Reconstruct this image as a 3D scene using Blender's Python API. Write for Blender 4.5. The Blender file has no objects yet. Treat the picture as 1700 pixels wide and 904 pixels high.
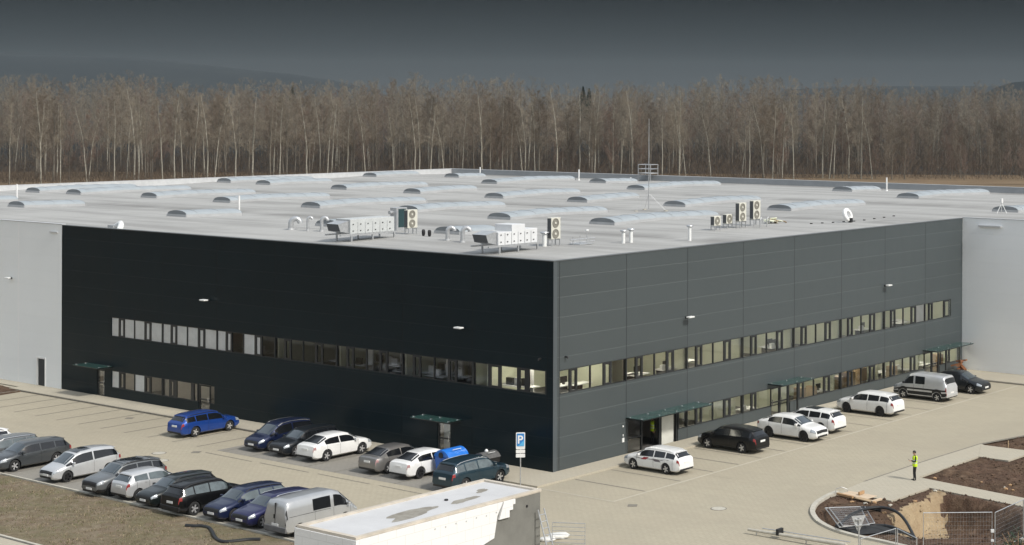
import bpy, bmesh, math, random
import numpy as np
from mathutils import Vector, Matrix
random.seed(7)
rng = np.random.default_rng(7)
S = bpy.context.scene
COL = S.collection
R = math.radians

# ------------------------------------------------------------------ camera, world, sun, exposure
CAM_H = 21.0
FPX, PX, PY, ROLL, TH = 2845.726, 1252.12, 177.07, .00325, .6199
cam_d = bpy.data.cameras.new('camera'); cam = bpy.data.objects.new('camera', cam_d); COL.objects.link(cam)
cam_d.sensor_width = 36; cam_d.lens = FPX / 1700 * 36
cam_d.shift_x = -(PX - 850) / 1700; cam_d.shift_y = -(452 - PY) / 1700
cam_d.clip_start = .5; cam_d.clip_end = 9000
cam.matrix_world = Matrix.Translation((0, 0, CAM_H)) @ Matrix.Rotation(R(90), 4, 'X') @ Matrix.Rotation(ROLL, 4, 'Z')
S.camera = cam

SUN_DIR = Vector((.80, -.60, .95)).normalized()      # towards the sun
sun_el = math.asin(SUN_DIR.z); sun_az = math.atan2(SUN_DIR.x, SUN_DIR.y)
W_ = bpy.data.worlds.new('World'); S.world = W_; W_.use_nodes = True
nt = W_.node_tree; nt.nodes.clear()
def N(t, **k):
    n = nt.nodes.new(t)
    for a, b in k.items(): setattr(n, a, b)
    return n
sky = N('ShaderNodeTexSky', sky_type='NISHITA'); sky.sun_disc = False
sky.sun_elevation = sun_el; sky.sun_rotation = sun_az; sky.air_density = 1.6; sky.dust_density = 4; sky.altitude = 250
bg1 = N('ShaderNodeBackground'); bg1.inputs[1].default_value = .10; nt.links.new(sky.outputs[0], bg1.inputs[0])
bg2 = N('ShaderNodeBackground'); bg2.inputs[0].default_value = (.90, .95, 1.0, 1); bg2.inputs[1].default_value = .62   # high thin overcast
mx1 = N('ShaderNodeMixShader'); mx1.inputs[0].default_value = .60
nt.links.new(bg1.outputs[0], mx1.inputs[1]); nt.links.new(bg2.outputs[0], mx1.inputs[2])
tc = N('ShaderNodeTexCoord'); sx = N('ShaderNodeSeparateXYZ'); nt.links.new(tc.outputs['Generated'], sx.inputs[0])
rampn = N('ShaderNodeValToRGB'); mr = N('ShaderNodeMapRange'); mr.inputs[1].default_value = -.01; mr.inputs[2].default_value = .075
nt.links.new(sx.outputs[2], mr.inputs[0]); nt.links.new(mr.outputs[0], rampn.inputs[0])
cr = rampn.color_ramp; cr.elements[0].position = .10; cr.elements[0].color = (.068, .077, .082, 1)
cr.elements[1].position = .86; cr.elements[1].color = (.0045, .0073, .0095, 1)
e = cr.elements.new(.5); e.color = (.024, .031, .035, 1)
bg3 = N('ShaderNodeBackground'); nt.links.new(rampn.outputs[0], bg3.inputs[0])
mr2 = N('ShaderNodeMapRange'); mr2.inputs[1].default_value = .07; mr2.inputs[2].default_value = .16; mr2.interpolation_type = 'SMOOTHSTEP'
nt.links.new(sx.outputs[2], mr2.inputs[0])
mx2 = N('ShaderNodeMixShader'); nt.links.new(mr2.outputs[0], mx2.inputs[0])
nt.links.new(bg3.outputs[0], mx2.inputs[1]); nt.links.new(mx1.outputs[0], mx2.inputs[2])
wo = N('ShaderNodeOutputWorld'); nt.links.new(mx2.outputs[0], wo.inputs[0])

sun_d = bpy.data.lights.new('sun', 'SUN'); sun_d.energy = 2.3; sun_d.angle = R(7); sun_d.color = (1, .965, .90)
sun = bpy.data.objects.new('sun', sun_d); COL.objects.link(sun)
sun.rotation_euler = SUN_DIR.to_track_quat('Z', 'Y').to_euler(); sun.location = (60, -40, 90)
vs = S.view_settings; vs.view_transform = 'Standard'; vs.look = 'None'; vs.gamma = 1; vs.exposure = 0.50
S.render.film_transparent = False
S.cycles.use_denoising = True
S.cycles.max_bounces = 8; S.cycles.transparent_max_bounces = 12

# ------------------------------------------------------------------ helpers
C0 = np.array([-.54391 * CAM_H, 4.66007 * CAM_H])
VA = np.array([-math.cos(TH), math.sin(TH)]); VB = np.array([math.sin(TH), math.cos(TH)])
def W(a, b, z=0.0):
    "a metres along the dark left front, b metres along the grey right front, from their shared corner"
    p = C0 + VA * a + VB * b
    return Vector((p[0], p[1], z))
def at(px, py, z=0.0):
    "point of height z that the photograph shows at this pixel"
    u, v = px - PX, py - PY; c, s = math.cos(ROLL), math.sin(ROLL)
    Y = FPX * (CAM_H - z) / (-u * s + v * c)
    return Vector(((u * c + v * s) / FPX * Y, Y, z))
def AB(p):
    d = np.array([p[0], p[1]]) - C0
    return float(d @ VA), float(d @ VB)
BROT = -TH                                           # building frame: local x = -a, local y = b

def tag(o, label=None, cat=None, group=None, kind=None):
    if label: o['label'] = label
    if cat: o['category'] = cat
    if group: o['group'] = group
    if kind: o['kind'] = kind
    return o
def empty(name, loc=(0, 0, 0), rz=0.0, label=None, cat=None, group=None):
    o = bpy.data.objects.new(name, None); COL.objects.link(o); o.location = loc; o.rotation_euler = (0, 0, rz)
    o.empty_display_size = .3
    return tag(o, label, cat, group)

class MB:
    def __init__(s): s.v = []; s.f = []; s.m = []
    def add(s, vs, fs, m=0):
        n = len(s.v); s.v += [tuple(v) for v in vs]
        for f in fs: s.f.append(tuple(i + n for i in f)); s.m.append(m)
    def box(s, x0, x1, y0, y1, z0, z1, m=0, M=None):
        if x0 > x1: x0, x1 = x1, x0
        if y0 > y1: y0, y1 = y1, y0
        vs = [Vector((x, y, z)) for z in (z0, z1) for x, y in ((x0, y0), (x1, y0), (x1, y1), (x0, y1))]
        if M is not None: vs = [M @ v for v in vs]
        s.add(vs, [(0, 3, 2, 1), (4, 5, 6, 7), (0, 1, 5, 4), (1, 2, 6, 5), (2, 3, 7, 6), (3, 0, 4, 7)], m)
    def quad(s, a, b, c, d, m=0): s.add([a, b, c, d], [(0, 1, 2, 3)], m)
    def tube(s, pts, r, n=8, m=0, caps=True):
        pts = [Vector(p) for p in pts]; rs = r if isinstance(r, (list, tuple)) else [r] * len(pts)
        base = len(s.v); prev = None
        for i, p in enumerate(pts):
            d = (pts[min(i + 1, len(pts) - 1)] - pts[max(i - 1, 0)]).normalized()
            if prev is None:
                ax = Vector((0, 0, 1)) if abs(d.z) < .9 else Vector((1, 0, 0)); u = d.cross(ax).normalized()
            else:
                u = (prev - d * prev.dot(d)).normalized()
            prev = u; w = d.cross(u)
            for k in range(n):
                a = 2 * math.pi * k / n; s.v.append(tuple(p + (u * math.cos(a) + w * math.sin(a)) * rs[i]))
        for i in range(len(pts) - 1):
            for k in range(n):
                k2 = (k + 1) % n
                s.f.append((base + i * n + k, base + i * n + k2, base + (i + 1) * n + k2, base + (i + 1) * n + k)); s.m.append(m)
        if caps:
            s.f.append(tuple(base + k for k in range(n))[::-1]); s.m.append(m)
            s.f.append(tuple(base + (len(pts) - 1) * n + k for k in range(n))); s.m.append(m)
    def lathe(s, prof, n=24, M=None, m=0):
        "prof: (radius, height) pairs turned round local z"
        base = len(s.v)
        for r, h in prof:
            for k in range(n):
                a = 2 * math.pi * k / n; v = Vector((r * math.cos(a), r * math.sin(a), h))
                s.v.append(tuple(M @ v if M is not None else v))
        for i in range(len(prof) - 1):
            for k in range(n):
                k2 = (k + 1) % n
                s.f.append((base + i * n + k, base + i * n + k2, base + (i + 1) * n + k2, base + (i + 1) * n + k)); s.m.append(m)
    def build(s, name, mats, parent=None, smooth=False, ang=35, bevel=0):
        me = bpy.data.meshes.new(name); me.from_pydata(s.v, [], s.f)
        for mt in (mats if isinstance(mats, (list, tuple)) else [mats]): me.materials.append(mt)
        me.polygons.foreach_set('material_index', s.m)
        if smooth:
            me.polygons.foreach_set('use_smooth', [True] * len(s.f)); me.set_sharp_from_angle(angle=R(ang))
        me.update()
        o = bpy.data.objects.new(name, me); COL.objects.link(o)
        if parent is not None: o.parent = parent
        if bevel:
            bv = o.modifiers.new('bevel', 'BEVEL'); bv.width = bevel; bv.segments = 2; bv.limit_method = 'ANGLE'
        return o

def raw_mesh(name, V, F, mat, parent=None, tri=True, midx=None):
    me = bpy.data.meshes.new(name); V = np.asarray(V, np.float32); F = np.asarray(F, np.int32); k = F.shape[1]
    me.vertices.add(len(V)); me.vertices.foreach_set('co', V.ravel())
    me.loops.add(F.size); me.loops.foreach_set('vertex_index', F.ravel())
    me.polygons.add(len(F)); me.polygons.foreach_set('loop_start', np.arange(0, F.size, k, dtype=np.int32))
    for mt in (mat if isinstance(mat, (list, tuple)) else [mat]): me.materials.append(mt)
    if midx is not None: me.polygons.foreach_set('material_index', np.asarray(midx, np.int32))
    me.update(calc_edges=True)
    o = bpy.data.objects.new(name, me); COL.objects.link(o)
    if parent is not None: o.parent = parent
    return o

# ------------------------------------------------------------------ materials
def pmat(name, col, rough=.6, metal=0, spec=.5, coat=0, coat_r=.05, var=0.0, vscale=1.0, col2=None, bump=0.0, bscale=30, emit=None, estr=0, stretch=None, detail=6):
    m = bpy.data.materials.new(name); m.use_nodes = True; t = m.node_tree; b = t.nodes['Principled BSDF']
    b.inputs['Base Color'].default_value = (*col, 1); b.inputs['Roughness'].default_value = rough
    b.inputs['Metallic'].default_value = metal; b.inputs['Specular IOR Level'].default_value = spec
    b.inputs['Coat Weight'].default_value = coat; b.inputs['Coat Roughness'].default_value = coat_r
    if emit: b.inputs['Emission Color'].default_value = (*emit, 1); b.inputs['Emission Strength'].default_value = estr
    tcn = t.nodes.new('ShaderNodeTexCoord'); src = tcn.outputs['Object']
    if stretch:
        mp = t.nodes.new('ShaderNodeMapping'); mp.inputs['Scale'].default_value = stretch; t.links.new(src, mp.inputs[0]); src = mp.outputs[0]
    if var or col2:
        n = t.nodes.new('ShaderNodeTexNoise'); n.inputs['Scale'].default_value = vscale; n.inputs['Detail'].default_value = detail; n.inputs['Roughness'].default_value = .65
        t.links.new(src, n.inputs[0])
        r = t.nodes.new('ShaderNodeValToRGB'); r.color_ramp.elements[0].position = .35; r.color_ramp.elements[1].position = .65
        c2 = col2 or tuple(c * (1 - var) for c in col)
        r.color_ramp.elements[0].color = (*c2, 1); r.color_ramp.elements[1].color = (*[min(1, c * (1 + (var if not col2 else 0))) for c in col], 1)
        t.links.new(n.outputs[0], r.inputs[0]); t.links.new(r.outputs[0], b.inputs['Base Color'])
    if bump:
        n2 = t.nodes.new('ShaderNodeTexNoise'); n2.inputs['Scale'].default_value = bscale; n2.inputs['Detail'].default_value = 5; t.links.new(src, n2.inputs[0])
        bp = t.nodes.new('ShaderNodeBump'); bp.inputs['Strength'].default_value = bump; bp.inputs['Distance'].default_value = .05
        t.links.new(n2.outputs[0], bp.inputs['Height']); t.links.new(bp.outputs[0], b.inputs['Normal'])
    return m

def mathn(t, op, a, b=None, c=None):
    n = t.nodes.new('ShaderNodeMath'); n.operation = op
    for i, v in enumerate((a, b, c)):
        if v is None: continue
        if isinstance(v, (int, float)): n.inputs[i].default_value = v
        else: t.links.new(v, n.inputs[i])
    return n.outputs[0]
def mixc(t, fac, c1, c2, mode='MIX'):
    n = t.nodes.new('ShaderNodeMix'); n.data_type = 'RGBA'; n.blend_type = mode
    for i, v in ((0, fac), (6, c1), (7, c2)):
        if isinstance(v, (int, float)): n.inputs[i].default_value = v
        elif isinstance(v, tuple): n.inputs[i].default_value = (*v, 1)
        else: t.links.new(v, n.inputs[i])
    return n.outputs[2]
def noise(t, src, scale, detail=5, rough=.6, lo=.35, hi=.65):
    n = t.nodes.new('ShaderNodeTexNoise'); n.inputs['Scale'].default_value = scale; n.inputs['Detail'].default_value = detail; n.inputs['Roughness'].default_value = rough
    t.links.new(src, n.inputs[0])
    m = t.nodes.new('ShaderNodeMapRange'); m.inputs[1].default_value = lo; m.inputs[2].default_value = hi; t.links.new(n.outputs[0], m.inputs[0])
    return m.outputs[0]

def panel_mat(name, col, axis, off, period, hz, hp, rough, seam, line, coat=0.0, dirt=.12, seam_w=.05, line_w=.018):
    "sandwich panels: vertical joints every period, horizontal joints every hp"
    m = bpy.data.materials.new(name); m.use_nodes = True; t = m.node_tree; b = t.nodes['Principled BSDF']
    tcn = t.nodes.new('ShaderNodeTexCoord'); s3 = t.nodes.new('ShaderNodeSeparateXYZ'); t.links.new(tcn.outputs['Object'], s3.inputs[0])
    u = s3.outputs[axis]; z = s3.outputs[2]
    mu = mathn(t, 'PINGPONG', mathn(t, 'SUBTRACT', u, off), period / 2)
    su = mathn(t, 'LESS_THAN', mu, seam_w / 2 + .0)
    mz = mathn(t, 'PINGPONG', mathn(t, 'SUBTRACT', z, hz), hp / 2)
    sz = mathn(t, 'LESS_THAN', mz, line_w)
    # every panel its own slight tone
    fu = mathn(t, 'FLOOR', mathn(t, 'DIVIDE', mathn(t, 'SUBTRACT', u, off), period)); fz = mathn(t, 'FLOOR', mathn(t, 'DIVIDE', mathn(t, 'SUBTRACT', z, hz), hp))
    cb = t.nodes.new('ShaderNodeCombineXYZ'); t.links.new(fu, cb.inputs[0]); t.links.new(fz, cb.inputs[1])
    wn = t.nodes.new('ShaderNodeTexWhiteNoise'); t.links.new(cb.outputs[0], wn.inputs[0])
    tone = mathn(t, 'MULTIPLY_ADD', wn.outputs[0], .10 if dirt > .1 else .02, .95 if dirt > .1 else .99)
    vc = t.nodes.new('ShaderNodeVectorMath'); vc.operation = 'SCALE'; vc.inputs[0].default_value = col; t.links.new(tone, vc.inputs[3])
    st = t.nodes.new('ShaderNodeMapping'); st.inputs['Scale'].default_value = (1, 1, .25); t.links.new(tcn.outputs['Object'], st.inputs[0])
    nz = noise(t, st.outputs[0], .5, 6, .6); nf = noise(t, tcn.outputs['Object'], 9, 4, .7)
    c = mixc(t, mathn(t, 'MULTIPLY', nz, dirt), vc.outputs[0], tuple(x * 1.25 for x in col))
    c = mixc(t, mathn(t, 'MULTIPLY', nf, dirt), c, tuple(x * .7 for x in col))
    c = mixc(t, sz, c, line); c = mixc(t, su, c, seam)
    t.links.new(c, b.inputs['Base Color'])
    b.inputs['Coat Weight'].default_value = coat; b.inputs['Coat Roughness'].default_value = .16; b.inputs['Specular IOR Level'].default_value = .16 if coat == .10 else .5
    t.links.new(mathn(t, 'MULTIPLY_ADD', nz, .1, rough), b.inputs['Roughness'])
    hgt = mathn(t, 'SUBTRACT', 1, mathn(t, 'MAXIMUM', su, sz))
    bp = t.nodes.new('ShaderNodeBump'); bp.inputs['Strength'].default_value = .5; bp.inputs['Distance'].default_value = .02
    t.links.new(hgt, bp.inputs['Height']); t.links.new(bp.outputs[0], b.inputs['Normal'])
    return m

M = {}
M['shaded_dark_panel'] = panel_mat('shaded_dark_panel', (.0022, .0105, .0150), 0, -6.43, 5.996, .85, 1.15, .36, (.002, .005, .007), (.007, .014, .019), coat=.10)  # darker than the right front because the shade is put into the colour
M['sunlit_dark_panel'] = panel_mat('sunlit_dark_panel', (.056, .068, .072), 1, .504, 5.996, .85, 1.15, .42, (.012, .015, .018), (.080, .094, .098), coat=.15)  # paler for the sun on this side; pale joint lines are painted highlights
M['light_panel_l'] = panel_mat('light_panel_left', (.84, .865, .87), 0, -54.06, 12, .6, 1.15, .45, (.88, .89, .89), (.83, .855, .86), dirt=.05, seam_w=.16)
M['light_panel_r'] = panel_mat('light_panel_right', (.88, .90, .91), 0, 11.5, 12, .6, 1.15, .45, (.60, .62, .64), (.87, .89, .90), dirt=.05, seam_w=.06)
M['metal_light'] = pmat('metal_light', (.60, .61, .62), .4, .2, var=.06, vscale=1.5)
M['galv'] = pmat('galvanised', (.52, .53, .54), .38, .6, var=.12, vscale=6)
M['white_metal'] = pmat('white_metal', (.74, .75, .74), .4, 0, var=.06, vscale=4)
M['frame'] = pmat('window_frame', (.018, .020, .022), .4, 0, var=.1)
M['black'] = pmat('black_plastic', (.012, .012, .013), .5, var=.1)
M['rubber'] = pmat('rubber', (.018, .018, .019), .8, var=.2, vscale=8)
M['rim'] = pmat('alloy_rim', (.62, .62, .63), .3, .6, var=.05)
M['rim_dark'] = pmat('dark_rim', (.03, .03, .032), .35, .4, var=.05)
M['chrome'] = pmat('chrome', (.75, .76, .77), .2, .85, var=.03)
M['white'] = pmat('white_paint', (.78, .78, .77), .5, var=.05, vscale=3)
M['cream'] = pmat('cream_wall', (.66, .68, .54), .8, var=.04)
M['olive'] = pmat('olive_wall', (.30, .33, .13), .8, var=.06)
M['greyroom'] = pmat('grey_room_wall', (.44, .41, .38), .8, var=.06)
M['floor_in'] = pmat('office_carpet', (.08, .075, .07), .9, var=.1)
M['ceil_in'] = pmat('office_ceiling', (.70, .70, .68), .9, var=.03)
M['lamp'] = pmat('ceiling_lamp', (.9, .88, .8), .5, emit=(1, .95, .78), estr=15.0)
M['pale_backing'] = pmat('pale_pane_backing', (.93, .93, .92), .8, var=.05, vscale=2)
M['wood'] = pmat('raw_wood', (.50, .37, .23), .7, col2=(.38, .27, .16), vscale=5, stretch=(1, 8, 8))
M['card'] = pmat('cardboard', (.40, .25, .13), .85, var=.12, vscale=4)
M['plate'] = pmat('number_plate', (.75, .75, .73), .5, var=.04, vscale=20)
M['tail'] = pmat('tail_light', (.28, .03, .03), .2, coat=1, var=.15, vscale=9)
M['tail_clear'] = pmat('clear_tail_light', (.42, .25, .25), .2, coat=1, var=.15, vscale=9)
M['head'] = pmat('headlight_glass', (.42, .45, .48), .15, .3, coat=.6, var=.3, vscale=12)
M['carglass'] = pmat('car_glass', (.006, .007, .009), .16, spec=.7, coat=.25, coat_r=.08, var=.1)
M['carglass_blue'] = pmat('tinted_windscreen', (.03, .045, .055), .06, spec=1.0, coat=.8, coat_r=.02, var=.2, vscale=1.2)
M['carglass_clear'] = pmat('clear_side_glass', (.075, .095, .10), .08, spec=1.0, coat=.8, coat_r=.03, var=.35, vscale=1.6)

def glass_mat(name, tint, ior=1.9, base=.04, gcol=(.9, .93, .95)):
    m = bpy.data.materials.new(name); m.use_nodes = True; t = m.node_tree; t.nodes.clear()
    out = t.nodes.new('ShaderNodeOutputMaterial'); tr = t.nodes.new('ShaderNodeBsdfTransparent'); tr.inputs[0].default_value = (*tint, 1)
    g = t.nodes.new('ShaderNodeBsdfGlossy'); g.inputs['Roughness'].default_value = .02; g.inputs[0].default_value = (*gcol, 1)
    fr = t.nodes.new('ShaderNodeFresnel'); fr.inputs[0].default_value = ior
    tcn = t.nodes.new('ShaderNodeTexCoord'); nn = t.nodes.new('ShaderNodeTexNoise'); nn.inputs['Scale'].default_value = .7; t.links.new(tcn.outputs['Object'], nn.inputs[0])
    bp = t.nodes.new('ShaderNodeBump'); bp.inputs['Strength'].default_value = .04; bp.inputs['Distance'].default_value = .05
    t.links.new(nn.outputs[0], bp.inputs['Height']); t.links.new(bp.outputs[0], g.inputs['Normal'])
    mx = t.nodes.new('ShaderNodeMixShader'); t.links.new(mathn(t, 'ADD', fr.outputs[0], base), mx.inputs[0])
    t.links.new(tr.outputs[0], mx.inputs[1]); t.links.new(g.outputs[0], mx.inputs[2]); t.links.new(mx.outputs[0], out.inputs[0])
    return m
def outquad(m, fn, a, b, c, d, dep):
    "a sheet whose normal points out of the wall"
    P = [fn(a, c, dep), fn(b, c, dep), fn(b, d, dep), fn(a, d, dep)]; o = fn(a, c, dep - 1) - fn(a, c, dep)
    if (P[1] - P[0]).cross(P[2] - P[1]).dot(o) < 0: P.reverse()
    m.quad(*P)
M['pane'] = glass_mat('window_pane', (.95, .96, .95), 1.85, .05)
M['pane_clear'] = glass_mat('thin_window_pane', (.98, .98, .98), 1.42, .015)
M['canopy'] = pmat('green_canopy_glass', (.045, .115, .10), .12, spec=.7, coat=.6, var=.25, vscale=1.5); M['canopy'].node_tree.nodes['Principled BSDF'].inputs['Alpha'].default_value = .72

def paver_mat(name, col, dark, stain, rot=BROT, cell=.22, contrast=.45, tile=(0.5, .22)):
    m = bpy.data.materials.new(name); m.use_nodes = True; t = m.node_tree; b = t.nodes['Principled BSDF']
    tcn = t.nodes.new('ShaderNodeTexCoord'); mp = t.nodes.new('ShaderNodeMapping'); mp.inputs['Rotation'].default_value = (0, 0, -rot)
    t.links.new(tcn.outputs['Object'], mp.inputs[0]); src = mp.outputs[0]
    br = t.nodes.new('ShaderNodeTexBrick'); br.inputs['Scale'].default_value = 1; br.inputs['Brick Width'].default_value = .42; br.inputs['Row Height'].default_value = .21
    br.inputs['Mortar Size'].default_value = .012; br.inputs['Mortar Smooth'].default_value = .3
    br.inputs['Color1'].default_value = (*col, 1); br.inputs['Color2'].default_value = (*[c * .93 for c in col], 1); br.inputs['Mortar'].default_value = (*[c * .66 for c in col], 1)
    t.links.new(src, br.inputs[0])
    # worn wheel tracks, washed-out and dusty patches
    big = noise(t, src, .085, 5, .6, .38, .66); mid = noise(t, src, .45, 6, .65, .42, .7)
    st = t.nodes.new('ShaderNodeMapping'); st.inputs['Scale'].default_value = (.10, .9, 1); t.links.new(src, st.inputs[0])
    streak = noise(t, st.outputs[0], 1.0, 5, .6, .5, .75)
    spot = noise(t, src, 1.9, 3, .7, .66, .74)
    c = mixc(t, mathn(t, 'MULTIPLY', big, .55), br.outputs[0], dark)
    c = mixc(t, mathn(t, 'MULTIPLY', mid, .22), c, stain)
    c = mixc(t, mathn(t, 'MULTIPLY', streak, .34), c, dark)
    c = mixc(t, mathn(t, 'MULTIPLY', spot, .25), c, tuple(x * .6 for x in dark))
    t.links.new(c, b.inputs['Base Color']); b.inputs['Roughness'].default_value = .9; b.inputs['Specular IOR Level'].default_value = .25
    bp = t.nodes.new('ShaderNodeBump'); bp.inputs['Strength'].default_value = .3; bp.inputs['Distance'].default_value = .01
    t.links.new(br.outputs['Fac'], bp.inputs['Height']); bp.invert = True; t.links.new(bp.outputs[0], b.inputs['Normal'])
    return m
M['paver'] = paver_mat('concrete_pavers', (.43, .388, .298), (.335, .300, .232), (.455, .395, .298))
M['paver_walk'] = paver_mat('pale_footway_pavers', (.465, .428, .345), (.41, .37, .295), (.45, .395, .305))
M['paver_bay'] = paver_mat('grey_shaded_bay_pavers', (.28, .265, .235), (.23, .215, .19), (.31, .285, .235))  # grey pavers, their colour also carrying some shade from the parked cars
M['kerb'] = pmat('kerb_concrete', (.47, .445, .38), .85, var=.12, vscale=3, bump=.2)
M['darkline'] = pmat('dark_paver_line', (.20, .185, .155), .9, var=.18, vscale=4)
M['paleline'] = pmat('pale_paver_line', (.46, .42, .335), .9, var=.06, vscale=2)

def soil_mat(name, cols, scale, bump=.8):
    m = bpy.data.materials.new(name); m.use_nodes = True; t = m.node_tree; b = t.nodes['Principled BSDF']
    tcn = t.nodes.new('ShaderNodeTexCoord'); src = tcn.outputs['Object']
    n1 = noise(t, src, scale, 8, .7, .38, .62); n2 = noise(t, src, scale * .22, 5, .6, .42, .6); n3 = noise(t, src, scale * 5, 4, .7, .55, .75); n4 = noise(t, src, scale * .6, 6, .7, .5, .62)
    c = mixc(t, n1, cols[0], cols[1]); c = mixc(t, mathn(t, 'MULTIPLY', n2, .6), c, cols[2]); c = mixc(t, mathn(t, 'MULTIPLY', n4, .55), c, cols[4]); c = mixc(t, mathn(t, 'MULTIPLY', n3, .55), c, cols[3])
    t.links.new(c, b.inputs['Base Color']); b.inputs['Roughness'].default_value = .95; b.inputs['Specular IOR Level'].default_value = .15
    bp = t.nodes.new('ShaderNodeBump'); bp.inputs['Strength'].default_value = bump; bp.inputs['Distance'].default_value = .12
    t.links.new(mathn(t, 'ADD', n1, mathn(t, 'MULTIPLY', n3, .4)), bp.inputs['Height']); t.links.new(bp.outputs[0], b.inputs['Normal'])
    return m
M['soil'] = soil_mat('turned_soil', [(.10, .062, .040), (.185, .125, .085), (.135, .082, .060), (.25, .19, .13), (.06, .038, .026)], 1.8, .9)
M['grass'] = soil_mat('winter_grass', [(.17, .13, .085), (.26, .215, .155), (.15, .14, .075), (.36, .31, .23), (.20, .15, .11)], 1.6, .6)
M['sand'] = soil_mat('yellow_sand', [(.36, .27, .165), (.44, .345, .22), (.29, .21, .13), (.48, .40, .28), (.33, .24, .15)], 1.5, .6)
M['field'] = soil_mat('open_field', [(.17, .12, .075), (.21, .15, .09), (.15, .11, .065), (.24, .18, .11), (.15, .10, .06)], .12, .2)
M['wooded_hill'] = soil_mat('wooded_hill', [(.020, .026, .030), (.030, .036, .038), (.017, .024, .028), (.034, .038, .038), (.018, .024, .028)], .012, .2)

def roof_mat():
    m = bpy.data.materials.new('roof_membrane'); m.use_nodes = True; t = m.node_tree; b = t.nodes['Principled BSDF']
    tcn = t.nodes.new('ShaderNodeTexCoord'); src = tcn.outputs['Object']
    st = t.nodes.new('ShaderNodeMapping'); st.inputs['Scale'].default_value = (.05, .5, 1); t.links.new(src, st.inputs[0])
    a = noise(t, st.outputs[0], 1, 6, .6, .45, .62); st2 = t.nodes.new('ShaderNodeMapping'); st2.inputs['Scale'].default_value = (.4, .15, 1); t.links.new(src, st2.inputs[0])
    c_ = noise(t, st2.outputs[0], 1, 6, .65, .4, .7); d = noise(t, src, 3.5, 4, .7, .35, .7)
    s3 = t.nodes.new('ShaderNodeSeparateXYZ'); t.links.new(src, s3.inputs[0])
    ln = mathn(t, 'LESS_THAN', mathn(t, 'PINGPONG', s3.outputs[0], .75), .03)
    # dust gathers where the water stands, along the valleys every 24 m
    vy = mathn(t, 'PINGPONG', mathn(t, 'SUBTRACT', s3.outputs[1], 24.0), 12.0)
    val = t.nodes.new('ShaderNodeMapRange'); val.inputs[1].default_value = 0; val.inputs[2].default_value = 3.4; val.inputs[3].default_value = 1; val.inputs[4].default_value = 0; t.links.new(vy, val.inputs[0])
    c = mixc(t, mathn(t, 'MULTIPLY', a, .85), (.395, .392, .378), (.26, .255, .245))
    c = mixc(t, mathn(t, 'MULTIPLY', c_, .45), c, (.29, .285, .27))
    c = mixc(t, mathn(t, 'MULTIPLY', mathn(t, 'MULTIPLY', val.outputs[0], noise(t, st2.outputs[0], .35, 4, .6, .40, .52)), .85), c, (.19, .185, .175))
    c = mixc(t, mathn(t, 'MULTIPLY', d, .10), c, (.34, .33, .31)); c = mixc(t, mathn(t, 'MULTIPLY', ln, .25), c, (.40, .40, .39))
    t.links.new(c, b.inputs['Base Color']); b.inputs['Roughness'].default_value = .75
    return m
M['roof'] = roof_mat()
M['skylight'] = pmat('polycarbonate_vault', (.33, .365, .39), .6, spec=.2, var=.06, vscale=.8)
M['skylight_end'] = pmat('vault_end_panel', (.20, .215, .225), .6, .1, var=.08)
M['skylight_base'] = pmat('vault_upstand', (.43, .44, .45), .4, .1, var=.06)

# ------------------------------------------------------------------ ground and pavings
def poly(name, pts, z, mat, thick=0.0, parent=None, kind='structure', label=None):
    from mathutils.geometry import tessellate_polygon
    P = [Vector((p[0], p[1], z)) for p in pts]; n = len(P)
    if sum(P[i].x * P[(i + 1) % n].y - P[(i + 1) % n].x * P[i].y for i in range(n)) < 0: P.reverse()
    m = MB(); fs = []
    for t in tessellate_polygon([P]):
        a, b, c = (P[i] for i in t)
        fs.append(tuple(t) if (b - a).cross(c - a).z > 0 else tuple(t)[::-1])
    m.add(P, fs)
    if thick:
        for i in range(n):
            a, b = P[i], P[(i + 1) % n]; dz = Vector((0, 0, thick)); m.quad(a - dz, b - dz, b, a)
    o = m.build(name, mat, parent)
    if kind: o['kind'] = kind
    return o

# soil pit rectangle (world x/y) left open in the ground sheet
SX0, SX1, SY0, SY1 = 2.0, 30.0, 66.0, 122.0
gp = MB()
E_ = 6000
out = [(-E_, -200), (E_, -200), (E_, E_), (-E_, E_)]; inn = [(SX0, SY0), (SX1, SY0), (SX1, SY1), (SX0, SY1)]
gp.add([(x, y, -.12) for x, y in out + inn], [(0, 1, 5, 4), (1, 2, 6, 5), (2, 3, 7, 6), (3, 0, 4, 7)])
tag(gp.build('ground', M['field']), kind='structure')

# kerb curve of the planting island, from the photograph's outline, on the ground
kerb_px = [(1760, 980), (1600, 934), (1520, 913), (1460, 899), (1423, 891.5), (1386.6, 881), (1361, 868), (1351, 857), (1349, 847), (1355.5, 836), (1372.5, 825), (1389.4, 817.6)]
edge_px = [(1434.8, 799), (1534, 765.5), (1629, 736), (1700, 722.6), (1800, 706), (2000, 682)]
kp = [at(*p) for p in kerb_px]; ep = [at(*p) for p in edge_px]
gl = [W(90, -18.55), W(1.7, -18.6), W(-1.6, -18.75), W(-3.5, -20), W(-4.5, -26), W(-5.5, -50)]
plaza = [W(90, 0.5), *gl, Vector((10, 40, 0)), Vector((60, 40, 0)), *kp, *ep, W(-46, 44), W(-46, 50), W(2, 50), W(2, 2), W(70, 2)]
poly('plaza_paving', plaza, 0, M['paver'])

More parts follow.
